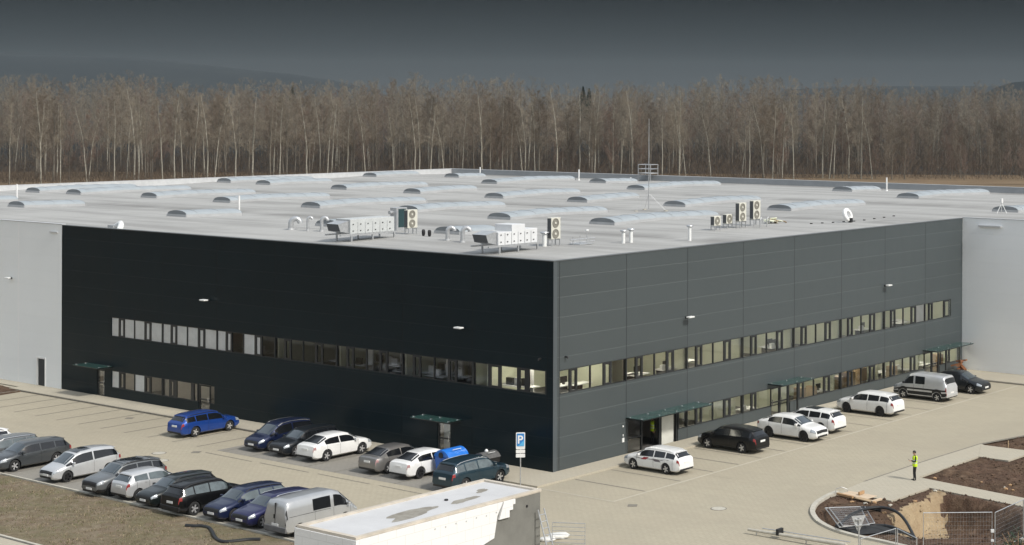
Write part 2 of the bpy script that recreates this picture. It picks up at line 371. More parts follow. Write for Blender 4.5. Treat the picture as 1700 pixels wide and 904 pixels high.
# smoothed kerb stone round the island
def smooth(pts, n=6):
    out = []; P = [Vector(p) for p in pts]
    for i in range(len(P) - 1):
        p0, p1, p2, p3 = P[max(i - 1, 0)], P[i], P[i + 1], P[min(i + 2, len(P) - 1)]
        for k in range(n):
            t = k / n
            out.append(.5 * ((2 * p1) + (p2 - p0) * t + (2 * p0 - 5 * p1 + 4 * p2 - p3) * t * t + (3 * p1 - p0 - 3 * p2 + p3) * t ** 3))
    out.append(P[-1]); return out
def strip(name, pts, w, z0, z1, mat, kind='structure', side=0.0, parent=None):
    "a low stone run following pts"
    m = MB(); n = len(pts); L = []; Rr = []
    for i, p in enumerate(pts):
        d = (pts[min(i + 1, n - 1)] - pts[max(i - 1, 0)]); d.z = 0; d.normalize(); nn = Vector((-d.y, d.x, 0))
        L.append(p + nn * (w / 2 + side)); Rr.append(p - nn * (w / 2 - side))
    vs = []
    for a, b in zip(L, Rr): vs += [(a.x, a.y, z0), (a.x, a.y, z1), (b.x, b.y, z1), (b.x, b.y, z0)]
    fs = []
    for i in range(n - 1):
        k = i * 4
        fs += [(k + 1, k + 2, k + 6, k + 5), (k, k + 1, k + 5, k + 4), (k + 2, k + 3, k + 7, k + 6)]
    fs += [(0, 3, 2, 1), (4 * n - 4, 4 * n - 3, 4 * n - 2, 4 * n - 1)]
    m.add(vs, fs); o = m.build(name, mat, parent)
    if kind: o['kind'] = kind
    return o
strip('island_kerb', smooth(kp, 6), .26, -.1, .11, M['kerb'])
strip('kerb_gutter', [Vector(p) for p in ep], .12, -.05, .012, M['darkline'])
strip('lawn_kerb', [W(90, -18.5), W(1.9, -18.55), W(-1.6, -18.7)], .14, -.1, .06, M['kerb'])

# right footway slabs between the soil beds, at the photograph's outlines
def pp(*l, z=0.008): return [at(x, y) for x, y in l]
w1 = pp((1389.4, 817.6), (1434.8, 799), (1534, 765.5), (1629, 736), (1633.5, 738.5), (1700, 747), (1760, 756), (1760, 742), (1700, 755.3), (1674, 764.3), (1624.4, 757.6), (1600, 764.5), (1525, 792), (1700, 826.4), (1800, 847), (1800, 866), (1700, 841), (1683, 836), (1570, 815), (1543, 809.5), (1480, 831), (1430, 824), (1400, 819))
# (kept simple: three convex-ish slabs)
poly('footway', pp((1389.4, 817.6), (1434.8, 799), (1534, 765.5), (1629, 736), (1624.4, 757.6), (1525, 792), (1543, 809.5), (1480, 831), (1430, 824), (1400, 820)), .008, M['paver_walk'], .10)
poly('footway_branch', pp((1525.2, 792), (1700, 826.4), (1900, 868), (1900, 890), (1700, 841), (1570, 815), (1543.2, 809.5)), .006, M['paver_walk'], .10)
poly('footway_upper', pp((1629.2, 736), (1633.5, 738.5), (1700, 747), (1830, 762), (1800, 730), (1700, 755.3), (1674, 764.3), (1624.6, 757.6)), .007, M['paver_walk'], .10)
# footways along the building
poly('facade_footway', [W(52, -2.0), W(52, .1), W(-.0, .1), W(-.1, 44.4), W(-1.75, 44.4), W(-1.75, -3.2), W(3.2, -3.2), W(3.2, -2.0)], .10, M['paver_walk'], .10)
poly('hall_footway', [W(90, -1.2), W(90, .1), W(52.02, .1), W(52.02, -1.2)], .098, M['paver_walk'], .10)
poly('hall_side_footway', [W(-46, 44.5), W(-46, 48.5), W(-.1, 48.5), W(-.1, 44.5)], .10, M['paver_walk'], .10)
strip('footway_kerb', [W(50.5, -7.5), W(50.4, -2.06), W(3.2, -2.06)], .13, -.05, .104, M['darkline'])
strip('side_gutter', [W(-1.9, 44.4), W(-46, 44.4)], .14, -.05, .06, M['darkline'])
poly('left_footway', [W(90, -4.2), W(90, -1.2), W(50.6, -1.2), W(50.6, -8.6)], .012, M['paver_walk'])

# soil patches beside the light hall on the far left
def bumpy(name, outline, mat, n=60, amp=.06, z=.03, edge=.6, seed=1, kind='structure'):
    r = np.random.default_rng(seed); P = np.array([(p[0], p[1]) for p in outline])
    x0, y0 = P.min(0); x1, y1 = P.max(0); xs = np.linspace(x0, x1, n); ys = np.linspace(y0, y1, n)
    bm = bmesh.new(); vs = [bm.verts.new((p[0], p[1], z)) for p in outline]; f = bm.faces.new(vs)
    if f.normal.z < 0: bmesh.ops.reverse_faces(bm, faces=[f])
    bmesh.ops.triangulate(bm, faces=bm.faces[:], quad_method='BEAUTY', ngon_method='EAR_CLIP')
    for x in xs[1:-1]: bmesh.ops.bisect_plane(bm, geom=bm.verts[:] + bm.edges[:] + bm.faces[:], plane_co=(x, 0, 0), plane_no=(1, 0, 0))
    for y in ys[1:-1]: bmesh.ops.bisect_plane(bm, geom=bm.verts[:] + bm.edges[:] + bm.faces[:], plane_co=(0, y, 0), plane_no=(0, 1, 0))
    for v in bm.verts:
        if not v.is_boundary: v.co.z = z + amp * (.35 + .65 * float(r.random())) 
    me = bpy.data.meshes.new(name); bm.to_mesh(me); bm.free(); me.materials.append(mat)
    me.polygons.foreach_set('use_smooth', [True] * len(me.polygons))
    o = bpy.data.objects.new(name, me); COL.objects.link(o); o['kind'] = kind; return o
bumpy('soil_strip', pp((-60, 640), (0, 639.5), (42, 649), (0, 656), (-60, 668)), M['soil'], 24, .07, .015, seed=3)
bumpy('soil_corner', pp((-60, 618), (0, 629), (12, 634.5), (0, 637), (-60, 638)), M['soil'], 16, .07, .016, seed=4)
# the rough lawn, lower left
lawn = [W(60, -18.63), W(1.8, -18.63), W(-1.6, -18.83), W(-3.4, -20.1), W(-4.3, -26), W(2, -26.3), W(30, -26.3), W(60, -26.3)]
bumpy('rough_lawn', lawn, M['grass'], 110, .05, -.02, seed=5)
gv, gf, gm = [], [], []
gr_ = np.random.default_rng(8)
cl = [(gr_.uniform(-3, 58), gr_.uniform(-26, -18.9)) for _ in range(420)]
for i in range(26000):
    if i % 3: c_ = cl[gr_.integers(len(cl))]; a_, b_ = c_[0] + gr_.normal(0, .35), c_[1] + gr_.normal(0, .35)
    else: a_, b_ = gr_.uniform(-2, 58), gr_.uniform(-26, -18.9)
    if not (-26.1 < b_ < -18.8) or (a_ < 2 and b_ > -20.5): continue
    p_ = W(a_, b_, -.01); h_ = gr_.uniform(.04, .13); w_ = gr_.uniform(.01, .03); an = gr_.random() * 6.28; n_ = len(gv); dx, dy = math.cos(an) * w_, math.sin(an) * w_
    gv += [(p_.x - dx, p_.y - dy, p_.z), (p_.x + dx, p_.y + dy, p_.z), (p_.x + gr_.normal(0, .05), p_.y + gr_.normal(0, .05), p_.z + h_)]; gf.append((n_, n_ + 1, n_ + 2)); gm.append(int(gr_.integers(3)))
gt = raw_mesh('grass', gv, gf, [pmat('dry_grass', (.32, .26, .17), .9, var=.2), pmat('green_grass', (.12, .13, .05), .9, var=.2), pmat('brown_grass', (.16, .12, .075), .9, var=.2)], midx=gm); tag(gt, 'tufts of dry winter grass on the rough lawn', 'grass', None, 'stuff')
strip('road_kerb', [W(60, -26.35), W(9, -26.35), W(-4.4, -26.35)], .16, -.1, .05, M['kerb'])
poly('lower_footway', [W(60, -26.5), W(60, -32), W(-4.7, -32), W(-4.4, -26.5)], -.01, M['paver_walk'])

# soil field with the excavation, one height field below the pavings
nx, ny = 150, 260
xs = np.linspace(SX0, SX1, nx); ys = np.linspace(SY0, SY1, ny); X, Y = np.meshgrid(xs, ys)
def fnoise(X, Y, f, seed):
    r = np.random.default_rng(seed); out = np.zeros_like(X)
    for o in range(5):
        for _ in range(5):
            a = r.random() * 6.283; k = f * 2 ** o; out += np.sin((X * math.cos(a) + Y * math.sin(a)) * k + r.random() * 6.28) / 1.75 ** o
    return out / 6
pit_c = [at(*p) for p in [(1560, 822), (1640, 838), (1690, 850), (1700, 885), (1640, 896), (1585, 893), (1540, 897), (1492, 884), (1478, 864), (1520, 838)]]
def pdist(X, Y, pts):
    "signed distance to a polygon: positive inside"
    P = [(p[0], p[1]) for p in pts]; d = np.full(X.shape, 1e9); ins = np.zeros(X.shape, bool)
    for i in range(len(P)):
        (ax, ay), (bx, by) = P[i], P[(i + 1) % len(P)]
        t = np.clip(((X - ax) * (bx - ax) + (Y - ay) * (by - ay)) / ((bx - ax) ** 2 + (by - ay) ** 2 + 1e-9), 0, 1)
        d = np.minimum(d, np.hypot(X - ax - t * (bx - ax), Y - ay - t * (by - ay)))
        c = ((ay > Y) != (by > Y)) & (X < (bx - ax) * (Y - ay) / (by - ay + 1e-12) + ax); ins ^= c
    return np.where(ins, d, -d)
beds = [pp((1389, 819), (1400, 820), (1480, 831.5), (1543, 810.5), (1570, 816), (1683, 837), (1760, 856), (1900, 900), (1900, 1000), (1760, 985), *kerb_px[1:][::1]),
        pp((1527, 792), (1624.4, 758.5), (1674, 765), (1700, 756), (1900, 725), (1900, 866), (1700, 825)),
        pp((1634, 738), (1700, 723.5), (1800, 708), (1900, 700), (1900, 765), (1700, 746))]
dd = np.maximum.reduce([pdist(X, Y, b) for b in beds])
Z = -.13 + np.clip(dd / .5, 0, 1) * (.08 + .20 * fnoise(X, Y, .55, 3) + .09 * fnoise(X, Y, 2.5, 4)) + np.clip(dd / .25, 0, 1) * .10
pd = pdist(X, Y, pit_c); Z -= np.clip(pd / .7, 0, 1) ** 1.0 * 1.5
Z = np.where(dd < 0, np.minimum(Z, -.12), Z)
F = []
idx = np.arange(nx * ny).reshape(ny, nx)
F = np.stack([idx[:-1, :-1].ravel(), idx[:-1, 1:].ravel(), idx[1:, 1:].ravel(), idx[1:, :-1].ravel()], 1)
# the sand slope is real sand: its own material on the faces it covers
sand_poly = [at(*p) for p in [(1563, 812), (1572, 834), (1577, 870), (1574, 892), (1556, 897), (1520, 893), (1496, 884), (1472, 858), (1500, 846), (1530, 831)]]
fx = X.ravel()[F].mean(1); fy = Y.ravel()[F].mean(1)
sd = pdist(fx, fy, sand_poly) + .28 * fnoise(fx, fy, 1.6, 9) + .18 * fnoise(fx, fy, 6, 19)
so = raw_mesh('soil_bed', np.stack([X.ravel(), Y.ravel(), Z.ravel()], 1), F, [M['soil'], M['sand']], midx=(sd > 0).astype(int))
so.data.polygons.foreach_set('use_smooth', [True] * len(F)); so['kind'] = 'structure'

# loose clods of earth over the beds and the diggings
cr_ = np.random.default_rng(77); cx_ = cr_.uniform(SX0 + .3, SX1 - .3, 16000); cy_ = cr_.uniform(SY0 + .3, SY1 - .3, 16000)
dB = np.maximum.reduce([pdist(cx_, cy_, b) for b in beds]); keep = dB > .12; cx_, cy_ = cx_[keep][:7000], cy_[keep][:7000]
iz = Z[np.clip(((cy_ - SY0) / (SY1 - SY0) * (ny - 1)).astype(int), 0, ny - 1), np.clip(((cx_ - SX0) / (SX1 - SX0) * (nx - 1)).astype(int), 0, nx - 1)]
on_sand = pdist(cx_, cy_, sand_poly) > 0
oc = np.array([(1, 0, 0), (0, 1, 0), (-1, 0, 0), (0, -1, 0), (0, 0, .8), (0, 0, -.6)], float); of = np.array([(0, 1, 4), (1, 2, 4), (2, 3, 4), (3, 0, 4), (1, 0, 5), (2, 1, 5), (3, 2, 5), (0, 3, 5)])
n_ = len(cx_); sz = .025 + .085 * cr_.random(n_) ** 3; VV_ = (oc[None] * cr_.uniform(.6, 1.4, (n_, 6, 1)) * sz[:, None, None]); an = cr_.random(n_) * 6.28
VV_ = np.stack([VV_[..., 0] * np.cos(an)[:, None] - VV_[..., 1] * np.sin(an)[:, None] + cx_[:, None], VV_[..., 0] * np.sin(an)[:, None] + VV_[..., 1] * np.cos(an)[:, None] + cy_[:, None], VV_[..., 2] + iz[:, None] + .01], -1)
co = raw_mesh('earth_clods', VV_.reshape(-1, 3), (of[None] + 6 * np.arange(n_)[:, None, None]).reshape(-1, 3), [M['soil'], M['sand']], midx=np.repeat(on_sand.astype(int), 8)); tag(co, 'loose clods of earth scattered over the soil beds', 'earth', None, 'stuff')

# grey parking bays, partly darkened for the cars' shade, and the dark dividing lines
poly('parking_bay_surface', [W(32, -18.4), W(32, -13.6), W(0, -13.6), W(0, -18.4)], .004, M['paver_bay'])
poly('parking_bay_surface', [W(21, -7.1), W(21, -2.15), W(.4, -2.15), W(.4, -7.1)], .004, M['paver_bay'])
ln = MB()
def stripe(m, a0, b0, a1, b1, w=.11, z=.009):
    p, q = W(a0, b0), W(a1, b1); d = (q - p).normalized(); n = Vector((-d.y, d.x, 0)) * w / 2
    m.quad(*(Vector((v.x, v.y, z)) for v in (p - n, q - n, q + n, p + n)))
for k in range(0, 20): stripe(ln, .4 + 2.5 * k, -2.2, .4 + 2.5 * k, -7.1)
for k in range(0, 14): stripe(ln, -.0 + 2.5 * k, -13.6, -.0 + 2.5 * k, -18.4)
for b in (-.3, 2.85, 5.9, 8.4, 10.7, 13.2, 15.7, 18.3, 20.9, 23.4, 25.9, 28.4, 30.9, 33.4, 36.6, 39.2): stripe(ln, -1.95, b, -7.0, b - .3 * 0, .10)
for a in np.arange(21, 3, -5.1): stripe(ln, a, -7.9, a - 4.4, -7.95, .09)
stripe(ln, -9, 5, -7.4, 5.0, .02)
o = ln.build('parking_bay_line', M['darkline']); o['kind'] = 'structure'
pl = MB(); stripe(pl, -7.2, -3.2, -7.2, 44, .16, .008); stripe(pl, -1.9, -3.2, -7.2, -3.2, .12, .0085)
o = pl.build('pale_paver_line', M['paleline']); o['kind'] = 'structure'

# ------------------------------------------------------------------ the building
ROOF, TOP = 11.52, 12.12
AX, BX = 107.8, 97.8                                  # far edges of the hall
CORN = W(0, 0)
def roofz(b):
    t = abs(((b + 0) % 24) - 12) / 12                 # 0 on a ridge, 1 in a valley
    return ROOF + .26 * (1 - t) * (1 if b > 14 else 1 if b > 0 else 0)
office = empty('office_building', CORN, BROT, 'dark panel-clad office block with two window bands, its corner towards the camera', 'office building')
hall = empty('warehouse_hall', CORN, BROT, 'pale grey panel-clad warehouse joined to and spreading behind the dark office block', 'warehouse')

def wall(name, mat, parent, u0, u1, z0, z1, openings, fn, depth=.28):
    "fn(u, z, d) -> point; d is the depth behind the face"
    m = MB()
    us = sorted({u0, u1, *[c for o in openings for c in o[:2]]}); zs = sorted({z0, z1, *[c for o in openings for c in o[2:]]})
    us = [u for u in us if u0 <= u <= u1]; zs = [z for z in zs if z0 <= z <= z1]
    for i in range(len(us) - 1):
        for j in range(len(zs) - 1):
            cu, cz = (us[i] + us[i + 1]) / 2, (zs[j] + zs[j + 1]) / 2
            if any(o[0] < cu < o[1] and o[2] < cz < o[3] for o in openings): continue
            m.quad(fn(us[i], zs[j], 0), fn(us[i + 1], zs[j], 0), fn(us[i + 1], zs[j + 1], 0), fn(us[i], zs[j + 1], 0))
    for a, b, c, d in openings:
        if c > 0.001: m.quad(fn(a, c, 0), fn(b, c, 0), fn(b, c, depth), fn(a, c, depth))
        m.quad(fn(a, d, 0), fn(b, d, 0), fn(b, d, depth), fn(a, d, depth))
        m.quad(fn(a, c, 0), fn(a, d, 0), fn(a, d, depth), fn(a, c, depth)); m.quad(fn(b, c, 0), fn(b, d, 0), fn(b, d, depth), fn(b, c, depth))
    return m.build(name, mat, parent)
fA = lambda u, z, d: Vector((-u, d, z))               # left front: u = a
fB = lambda u, z, d: Vector((-d, u, z))               # right front: u = b
PER, OA, OB = 5.996, 6.43, .504
L = 48.42
baysA = [(.53, 6.33)] + [(OA + PER * k + .05, OA + PER * (k + 1) - .05) for k in range(6)]
baysB = [(OB + PER * k + .05, OB + PER * (k + 1) - .05) for k in range(7)] + [(OB + PER * 7 + .05, 46.6)]
UP = (4.46, 5.85); DN = (.80, 2.04)
opA = [(baysA[0][0], baysA[-1][1], *UP)]; opB = [(baysB[0][0], baysB[-1][1], *UP)]
gA = [(30.62, 31.05), (32.42, 36.36), (36.46, 42.3)]
opA += [(30.62, 42.3, *DN)]
opA_full = opA + [(31.12, 32.34, 0.0, 2.0)]
wall('front_wall', M['shaded_dark_panel'], office, 0, L, 0, TOP, [(baysA[0][0], baysA[-1][1], *UP), (30.62, 42.3, *DN), (31.12, 32.34, 0.0, .80), (43.10, 44.05, 0, 2.0), (8.2, 9.35, 0, 2.02)], fA)
gB = [(11.66, 12.44), (12.54, 18.44), (18.54, 21.6), (24.1, 30.42), (30.54, 36.42), (36.52, 42.3), (44.95, 48.0)]
wall('side_wall', M['sunlit_dark_panel'], office, 0, L, 0, TOP, [(baysB[0][0], baysB[-1][1], *UP), (6.62, 11.57, 0, 2.2), (11.57, 48.1, *DN), (21.7, 24.0, 0, .80), (42.4, 44.8, 0, .80)], fB)
# top flashing and plinth
fl = MB(); fl.box(-L, .03, -.03, .30, TOP, TOP + .05); fl.box(-.30, .031, .301, L, TOP, TOP + .05); fl.build('parapet_flashing', pmat('dark_flashing', (.12, .13, .135), .4, .2, var=.05), office)
pb = MB(); pb.box(-L, -.31, .06, .30, ROOF, TOP - .005); pb.box(-.30, -.04, .31, L - .01, ROOF, TOP - .005); pb.build('parapet_inner_face', M['metal_light'], office)
cb_ = MB(); cb_.box(-.005, .012, -.012, .30, .02, TOP - .01); cb_.build('corner_trim', pmat('corner_trim', (.085, .10, .11), .4, .1, var=.05), office)

def fracs(flip=False):
    return [(.0, .145, 0), (.178, .235, 1), (.262, .452, 0), (.466, .656, 0), (.69, .755, 1), (.785, 1.0, 0)]
def window(parent, fn, u0, u1, z0, z1, rev=False, pale_backing=None, fr=None, matf=None):
    m = MB(); g = MB(); w = u1 - u0; fr = fr or fracs()
    def bx(a, b, c, d, d0=.02, d1=.12, mm=m):
        P = [fn(a, c, d0), fn(b, d, d1)]
        mm.box(*[q for i in range(3) for q in (P[0][i], P[1][i])])
    iv = [((1 - b) if rev else a, (1 - a) if rev else b, k) for a, b, k in fr]; iv.sort()
    bx(u0, u1, z0, z0 + .05); bx(u0, u1, z1 - .05, z1)
    prev = 0.0
    for a, b, k in iv:
        if a > prev + .001: bx(u0 + prev * w, u0 + a * w, z0 + .05, z1 - .05)
        if k: bx(u0 + a * w, u0 + b * w, z0 + .05, z0 + .13, .01); bx(u0 + a * w, u0 + b * w, z1 - .15, z1 - .05, .01)
        prev = b
    f = m.build('window', matf or M['frame'], parent)
    outquad(g, fn, u0, u1, z0 + .02, z1 - .02, .06); g.build('pane', M['pane_clear' if fn is fA else 'pane'], f)
    if pale_backing:
        bl = MB()
        for j, (a, b, k) in enumerate(iv):
            h = pale_backing[j % len(pale_backing)]
            if h > 0: P = [fn(u0 + a * w + .01, z1 - (z1 - z0) * h, .08), fn(u0 + b * w - .01, z1, .095)]; bl.box(*[q for i in range(3) for q in (P[0][i], P[1][i])])
        if bl.v: bl.build('pale_backing', M['pale_backing'], f)  # pale sheets put in for the bright sky mirrored in the panes
    return f
for k, (a, b) in enumerate(baysA):
    bl = {6: [1] * 6, 5: [1, 1, 1, 1, .9, 1], 4: [0, 1, 1, 0, 1, 1]}.get(k)
    if k == 6: bl = [1]
    window(office, fA, a, b, *UP, rev=(k > 0), pale_backing=bl, fr=None if k else [(.02, .235, 0), (.295, .36, 1), (.40, .62, 0), (.66, .76, 1), (.80, .985, 0)])
for k, (a, b) in enumerate(baysB):
    window(office, fB, a, b, *UP, pale_backing={5: [0, 0, 0, 0, 0, .0], 6: [0, 0, 0, 0, 0, 1]}.get(k), fr=None if k < 7 else [(.0, .14, 0), (.18, .25, 1), (.29, .72, 0), (.78, .92, 1)] if k == 7 else None)
# ground-floor windows of the left front
window(office, fA, 36.46, 42.3, *DN, rev=True, pale_backing=[0, 0, 1, 0, 0, 1]); window(office, fA, 32.42, 36.36, *DN, fr=[(.03, .12, 0), (.2, .60, 0), (.70, .77, 1), (.82, .98, 0)]); window(office, fA, 30.64, 31.04, *DN, fr=[(.12, .88, 0)])
for i, (a, b) in enumerate(gB):
    w = b - a
    fr = [(.06, .94, 0)] if w < 1 else ([(.03, .30, 0), (.36, .45, 1), (.50, .96, 0)] if w < 3.4 else None)
    window(office, fB, a, b, *DN, fr=fr)
def post(x0, x1, y0, y1, z0, z1):
    q = MB(); q.box(x0, x1, y0, y1, z0, z1); q.build('window_post', M['frame'], office)
for u in (11.615, 12.49, 18.49, 30.48, 36.47): post(-.2, .012, u - .05, u + .05, DN[0] + .001, DN[1] - .001)
for i in range(len(baysB) - 1): post(-.2, .012, baysB[i][1] + .001, baysB[i + 1][0] - .001, UP[0] + .001, UP[1] - .001)
for i in range(len(baysA) - 1): post(-baysA[i + 1][0] + .001, -baysA[i][1] - .001, -.012, .2, UP[0] + .001, UP[1] - .001)
post(-36.459, -36.361, -.012, .2, DN[0] + .001, DN[1] - .001)

# ----- rooms behind the glass: floors, ceilings, walls, lamps, furniture
def rooms(z0, z1, name, aR, bR, cols):
    D = 5.6
    fl = MB(); ce = MB(); wa = MB(); wo_ = MB(); wg = MB(); la = MB(); wd = MB()
    for (x0, x1, y0, y1) in ((-aR[1], -.32, .30, D), (-D, -.32, D, bR[1])):
        fl.box(x0, x1, y0, y1, z0 - .1, z0); ce.box(x0, x1, y0, y1, z1, z1 + .1)
    def tgt(c): return {'c': wa, 'o': wo_, 'g': wg, 'd': wd}[c]
    # back walls and partitions
    a = aR[0]; k = 0
    while a < aR[1]:
        b = min(a + PER, aR[1]); c = cols[0][k % len(cols[0])]
        tgt(c).box(-b, -a, D, D + .1, z0, z1)
        tgt('c' if c in 'cd' else 'g').box(-b - .07, -b + .07, .30, D, z0, z1 - .001)
        if c == 'c' or (c == 'g' and z0 < 1): la.box(-(a + b) / 2 - .8, -(a + b) / 2 + .8, 1.4, 1.8, z1 - .06, z1 - .01)
        a = b; k += 1
    b0 = bR[0]; k = 0
    while b0 < bR[1]:
        b = min(b0 + PER, bR[1]); c = cols[1][k % len(cols[1])]
        tgt(c).box(-D - .1, -D, b0, b, z0, z1); wa.box(-D, -.30, b - .07, b + .07, z0, z1 - .001)
        if True: la.box(-2.2, -1.7, (b0 + b) / 2 - .9, (b0 + b) / 2 + .9, z1 - .06, z1 - .01)
        b0 = b; k += 1
    fl.build('interior_floor', M['floor_in'], office); ce.build('interior_ceiling', M['ceil_in'], office)
    if wa.v: wa.build('interior_wall', M['cream'], office)
    if wo_.v: wo_.build('interior_wall', M['olive'], office)
    if wg.v: wg.build('interior_wall', M['greyroom'], office)
    if wd.v: wd.build('interior_wall', pmat('dark_room_wall', (.07, .06, .055), .8, var=.2), office)
    if la.v: la.build('ceiling_lamp', M['lamp'], office)
rooms(3.75, 6.3, 'u', (OA - 6.0 + .0, 48.2), (OB, 48.2), ['cdddggcc', 'cocococcc'])
rooms(.05, 3.2, 'g', (OA - 6.0, 48.2), (12.0, 48.2), ['gggggggg', 'cccgcccc'])
# desks, chairs and boxes seen through the panes
fu = MB(); fw = MB(); fc = MB(); r = random.Random(4)
for z0 in (3.75, .05):
    for k in range(13):
        y = 13 + r.random() * 33 if z0 < 1 else 1.2 + r.random() * 45; x = -1.0 - r.random() * 1.8
        h = .74; fw.box(x - .4, x + .4, y - .8, y + .8, z0 + h - .04, z0 + h); fu.box(x - .3, x - .25, y - .6, y + .6, z0, z0 + h - .041)
        if r.random() < .6: fu.box(x - .05, x - .0, y - .28, y + .28, z0 + h + .12, z0 + h + .48); fu.box(x - .1, x + .05, y - .05, y + .05, z0 + h + .001, z0 + h + .119)
        if r.random() < .4: fw.box(x + .1, x + .3, y - .75, y - .35, z0 + h + .001, z0 + h + .3)
    for k in range(22):
        xa = 3 + r.random() * 36; y = 1.0 + r.random() * 2.2
        if z0 < 1: continue
        fw.box(-xa - .8, -xa + .8, y - .35, y + .35, z0 + .70, z0 + .74)
        (fw if r.random() < .5 else fu).box(-xa - .3, -xa + .2, y - .1, y + .1, z0 + .741, z0 + 1.15)
        if r.random() < .35: fw.box(-xa + .3, -xa + .75, y + .4, y + .5, z0 + .2, z0 + 1.9)
for y, s in ((32.6, .9), (34.1, 1.0), (31.3, .7), (26.5, .5), (28, .4), (39, .5), (46, .6)): fc.box(-1.4, -.7, y, y + s, .06, .9 + s * .85)
fu.build('office_furniture', M['black'], office); fw.build('office_desk', M['white'], office); fc.build('stored_box', M['wood'], office)

# ----- doors
def door(name, u0, u1, z1, fn, parent=office, split=True, face='frame', d=.06):
    m = MB()
    def bx(mm, a, b, c, dd, d0=.04, d1=.12):
        P = [fn(a, c, d0), fn(b, dd, d1)]; mm.box(*[q for i in range(3) for q in (P[0][i], P[1][i])])
    bx(m, u0, u0 + .09, 0, z1); bx(m, u1 - .09, u1, 0, z1); bx(m, u0 + .09, u1 - .09, z1 - .09, z1); bx(m, u0 + .09, u1 - .09, .02, .16); bx(m, u0 + .09, u1 - .09, .98, 1.06)
    f = m.build(name, M['frame'], parent); g = MB(); outquad(g, fn, u0 + .05, u1 - .05, .1, z1 - .05, .08); g.build('pane', M['pane'], f)
    h = MB(); bx(h, u0 + .11, u0 + .15, .85, 1.25, -.03, .0); bx(h, u0 + .11, u0 + .15, .87, .90, .0, .04); h.build('handle', M['chrome'], f)
    return f
door('door', 31.14, 32.32, 2.0, fA); door('door', 8.22, 9.33, 2.0, fA); door('door', 43.12, 44.03, 1.98, fA)
door('door', 21.75, 22.8, 2.03, fB); door('door', 22.85, 23.95, 2.03, fB); door('door', 42.45, 43.6, 2.03, fB); door('door', 43.65, 44.78, 2.03, fB)
for q in ((-44.0, -43.15, 1.98), (-9.3, -8.25, 2.0)): dc = MB(); dc.box(q[0], q[1], .5, .56, 0, q[2]); dc.build('door_curtain', M['pale_backing'], office)
# recessed entrance
en = MB(); z1 = 2.2
en.box(-3.0, -2.9, 6.62, 11.57, 0, z1); en.box(-2.9, -.28, 6.50, 6.62, 0, z1); en.box(-2.9, -.28, 11.57, 11.69, 0, z1)
en.build('porch_wall', M['greyroom'], office)
ec = MB(); ec.box(-3, -.28, 6.5, 11.69, z1 + .001, z1 + .1); ec.build('porch_ceiling', M['frame'], office)
ef = MB(); ef.box(-2.9, -.0, 6.62, 11.57, .0, .03); ef.build('porch_floor', M['paver_bay'], office)
ep_ = MB()
for y, w in ((6.68, .05), (8.05, .05), (9.85, .13), (11.5, .07)): ep_.box(-.16, -.04, y - w, y + w, .03, z1)
for x in (-1.0, -2.0): ep_.box(x - .04, x + .04, 6.62, 6.70, .03, z1)
ep_.box(-.16, -.04, 6.73, 9.7, z1 - .12, z1 - .001); ep_.box(-.14, -.06, 6.73, 8.0, .9, .97)
ep_.box(-2.6, -2.5, 6.8, 9.6, .031, .9); ep_.build('porch_frame', M['frame'], office)
eg = MB(); outquad(eg, fB, 6.73, 8.0, .05, 2.1, .1); eg.build('porch_glass', M['pane'], office)
ew = MB(); ew.box(-.20, -.15, 9.99, 11.30, .05, 2.12); wd = ew.build('entrance_door', pmat('white_door', (.60, .60, .55), .6, var=.05, vscale=2), office)
# canopies of green glass on dark arms
def canopy(fn, u0, u1, z, out, posts=()):
    root = MB(); n = max(2, int((u1 - u0) / 1.55) + 1)
    def bx(mm, a, b, c, d, d0, d1):
        P = [fn(a, c, d0), fn(b, d, d1)]; mm.box(*[q for i in range(3) for q in (P[0][i], P[1][i])])
    for i in range(n):
        u = u0 + .08 + (u1 - u0 - .16) * i / (n - 1); bx(root, u - .03, u + .03, z - .09, z - .02, -out + .05, 0)
    bx(root, u0, u1, z - .08, z - .021, -out, -out + .05)
    for u in posts: bx(root, u - .05, u + .05, .10, z - .081, -out + .1, -out + .2)
    f = root.build('canopy', M['frame'], office)
    g = MB(); bx(g, u0 - .02, u1 + .02, z - .005, z + .01, -out - .05, -.02); g.build('canopy_glass', M['canopy'], f)
    for i in range(n):
        u = u0 + .08 + (u1 - u0 - .16) * i / (n - 1)
        for d in (-out + .2, -.25):
            s = MB(); bx(s, u - .05, u + .05, z + .011, z + .05, d - .05, d + .05); s.build('canopy_fixing', M['chrome'], f)
canopy(fB, 6.45, 13.35, 2.28, 1.35); canopy(fB, 21.3, 25.0, 2.40, 1.3, (22.0, 23.2)); canopy(fB, 42.1, 47.9, 2.30, 1.3, (42.5, 43.7))
canopy(fA, 42.2, 45.1, 2.33, 1.2); canopy(fA, 7.3, 10.4, 2.31, 1.2)
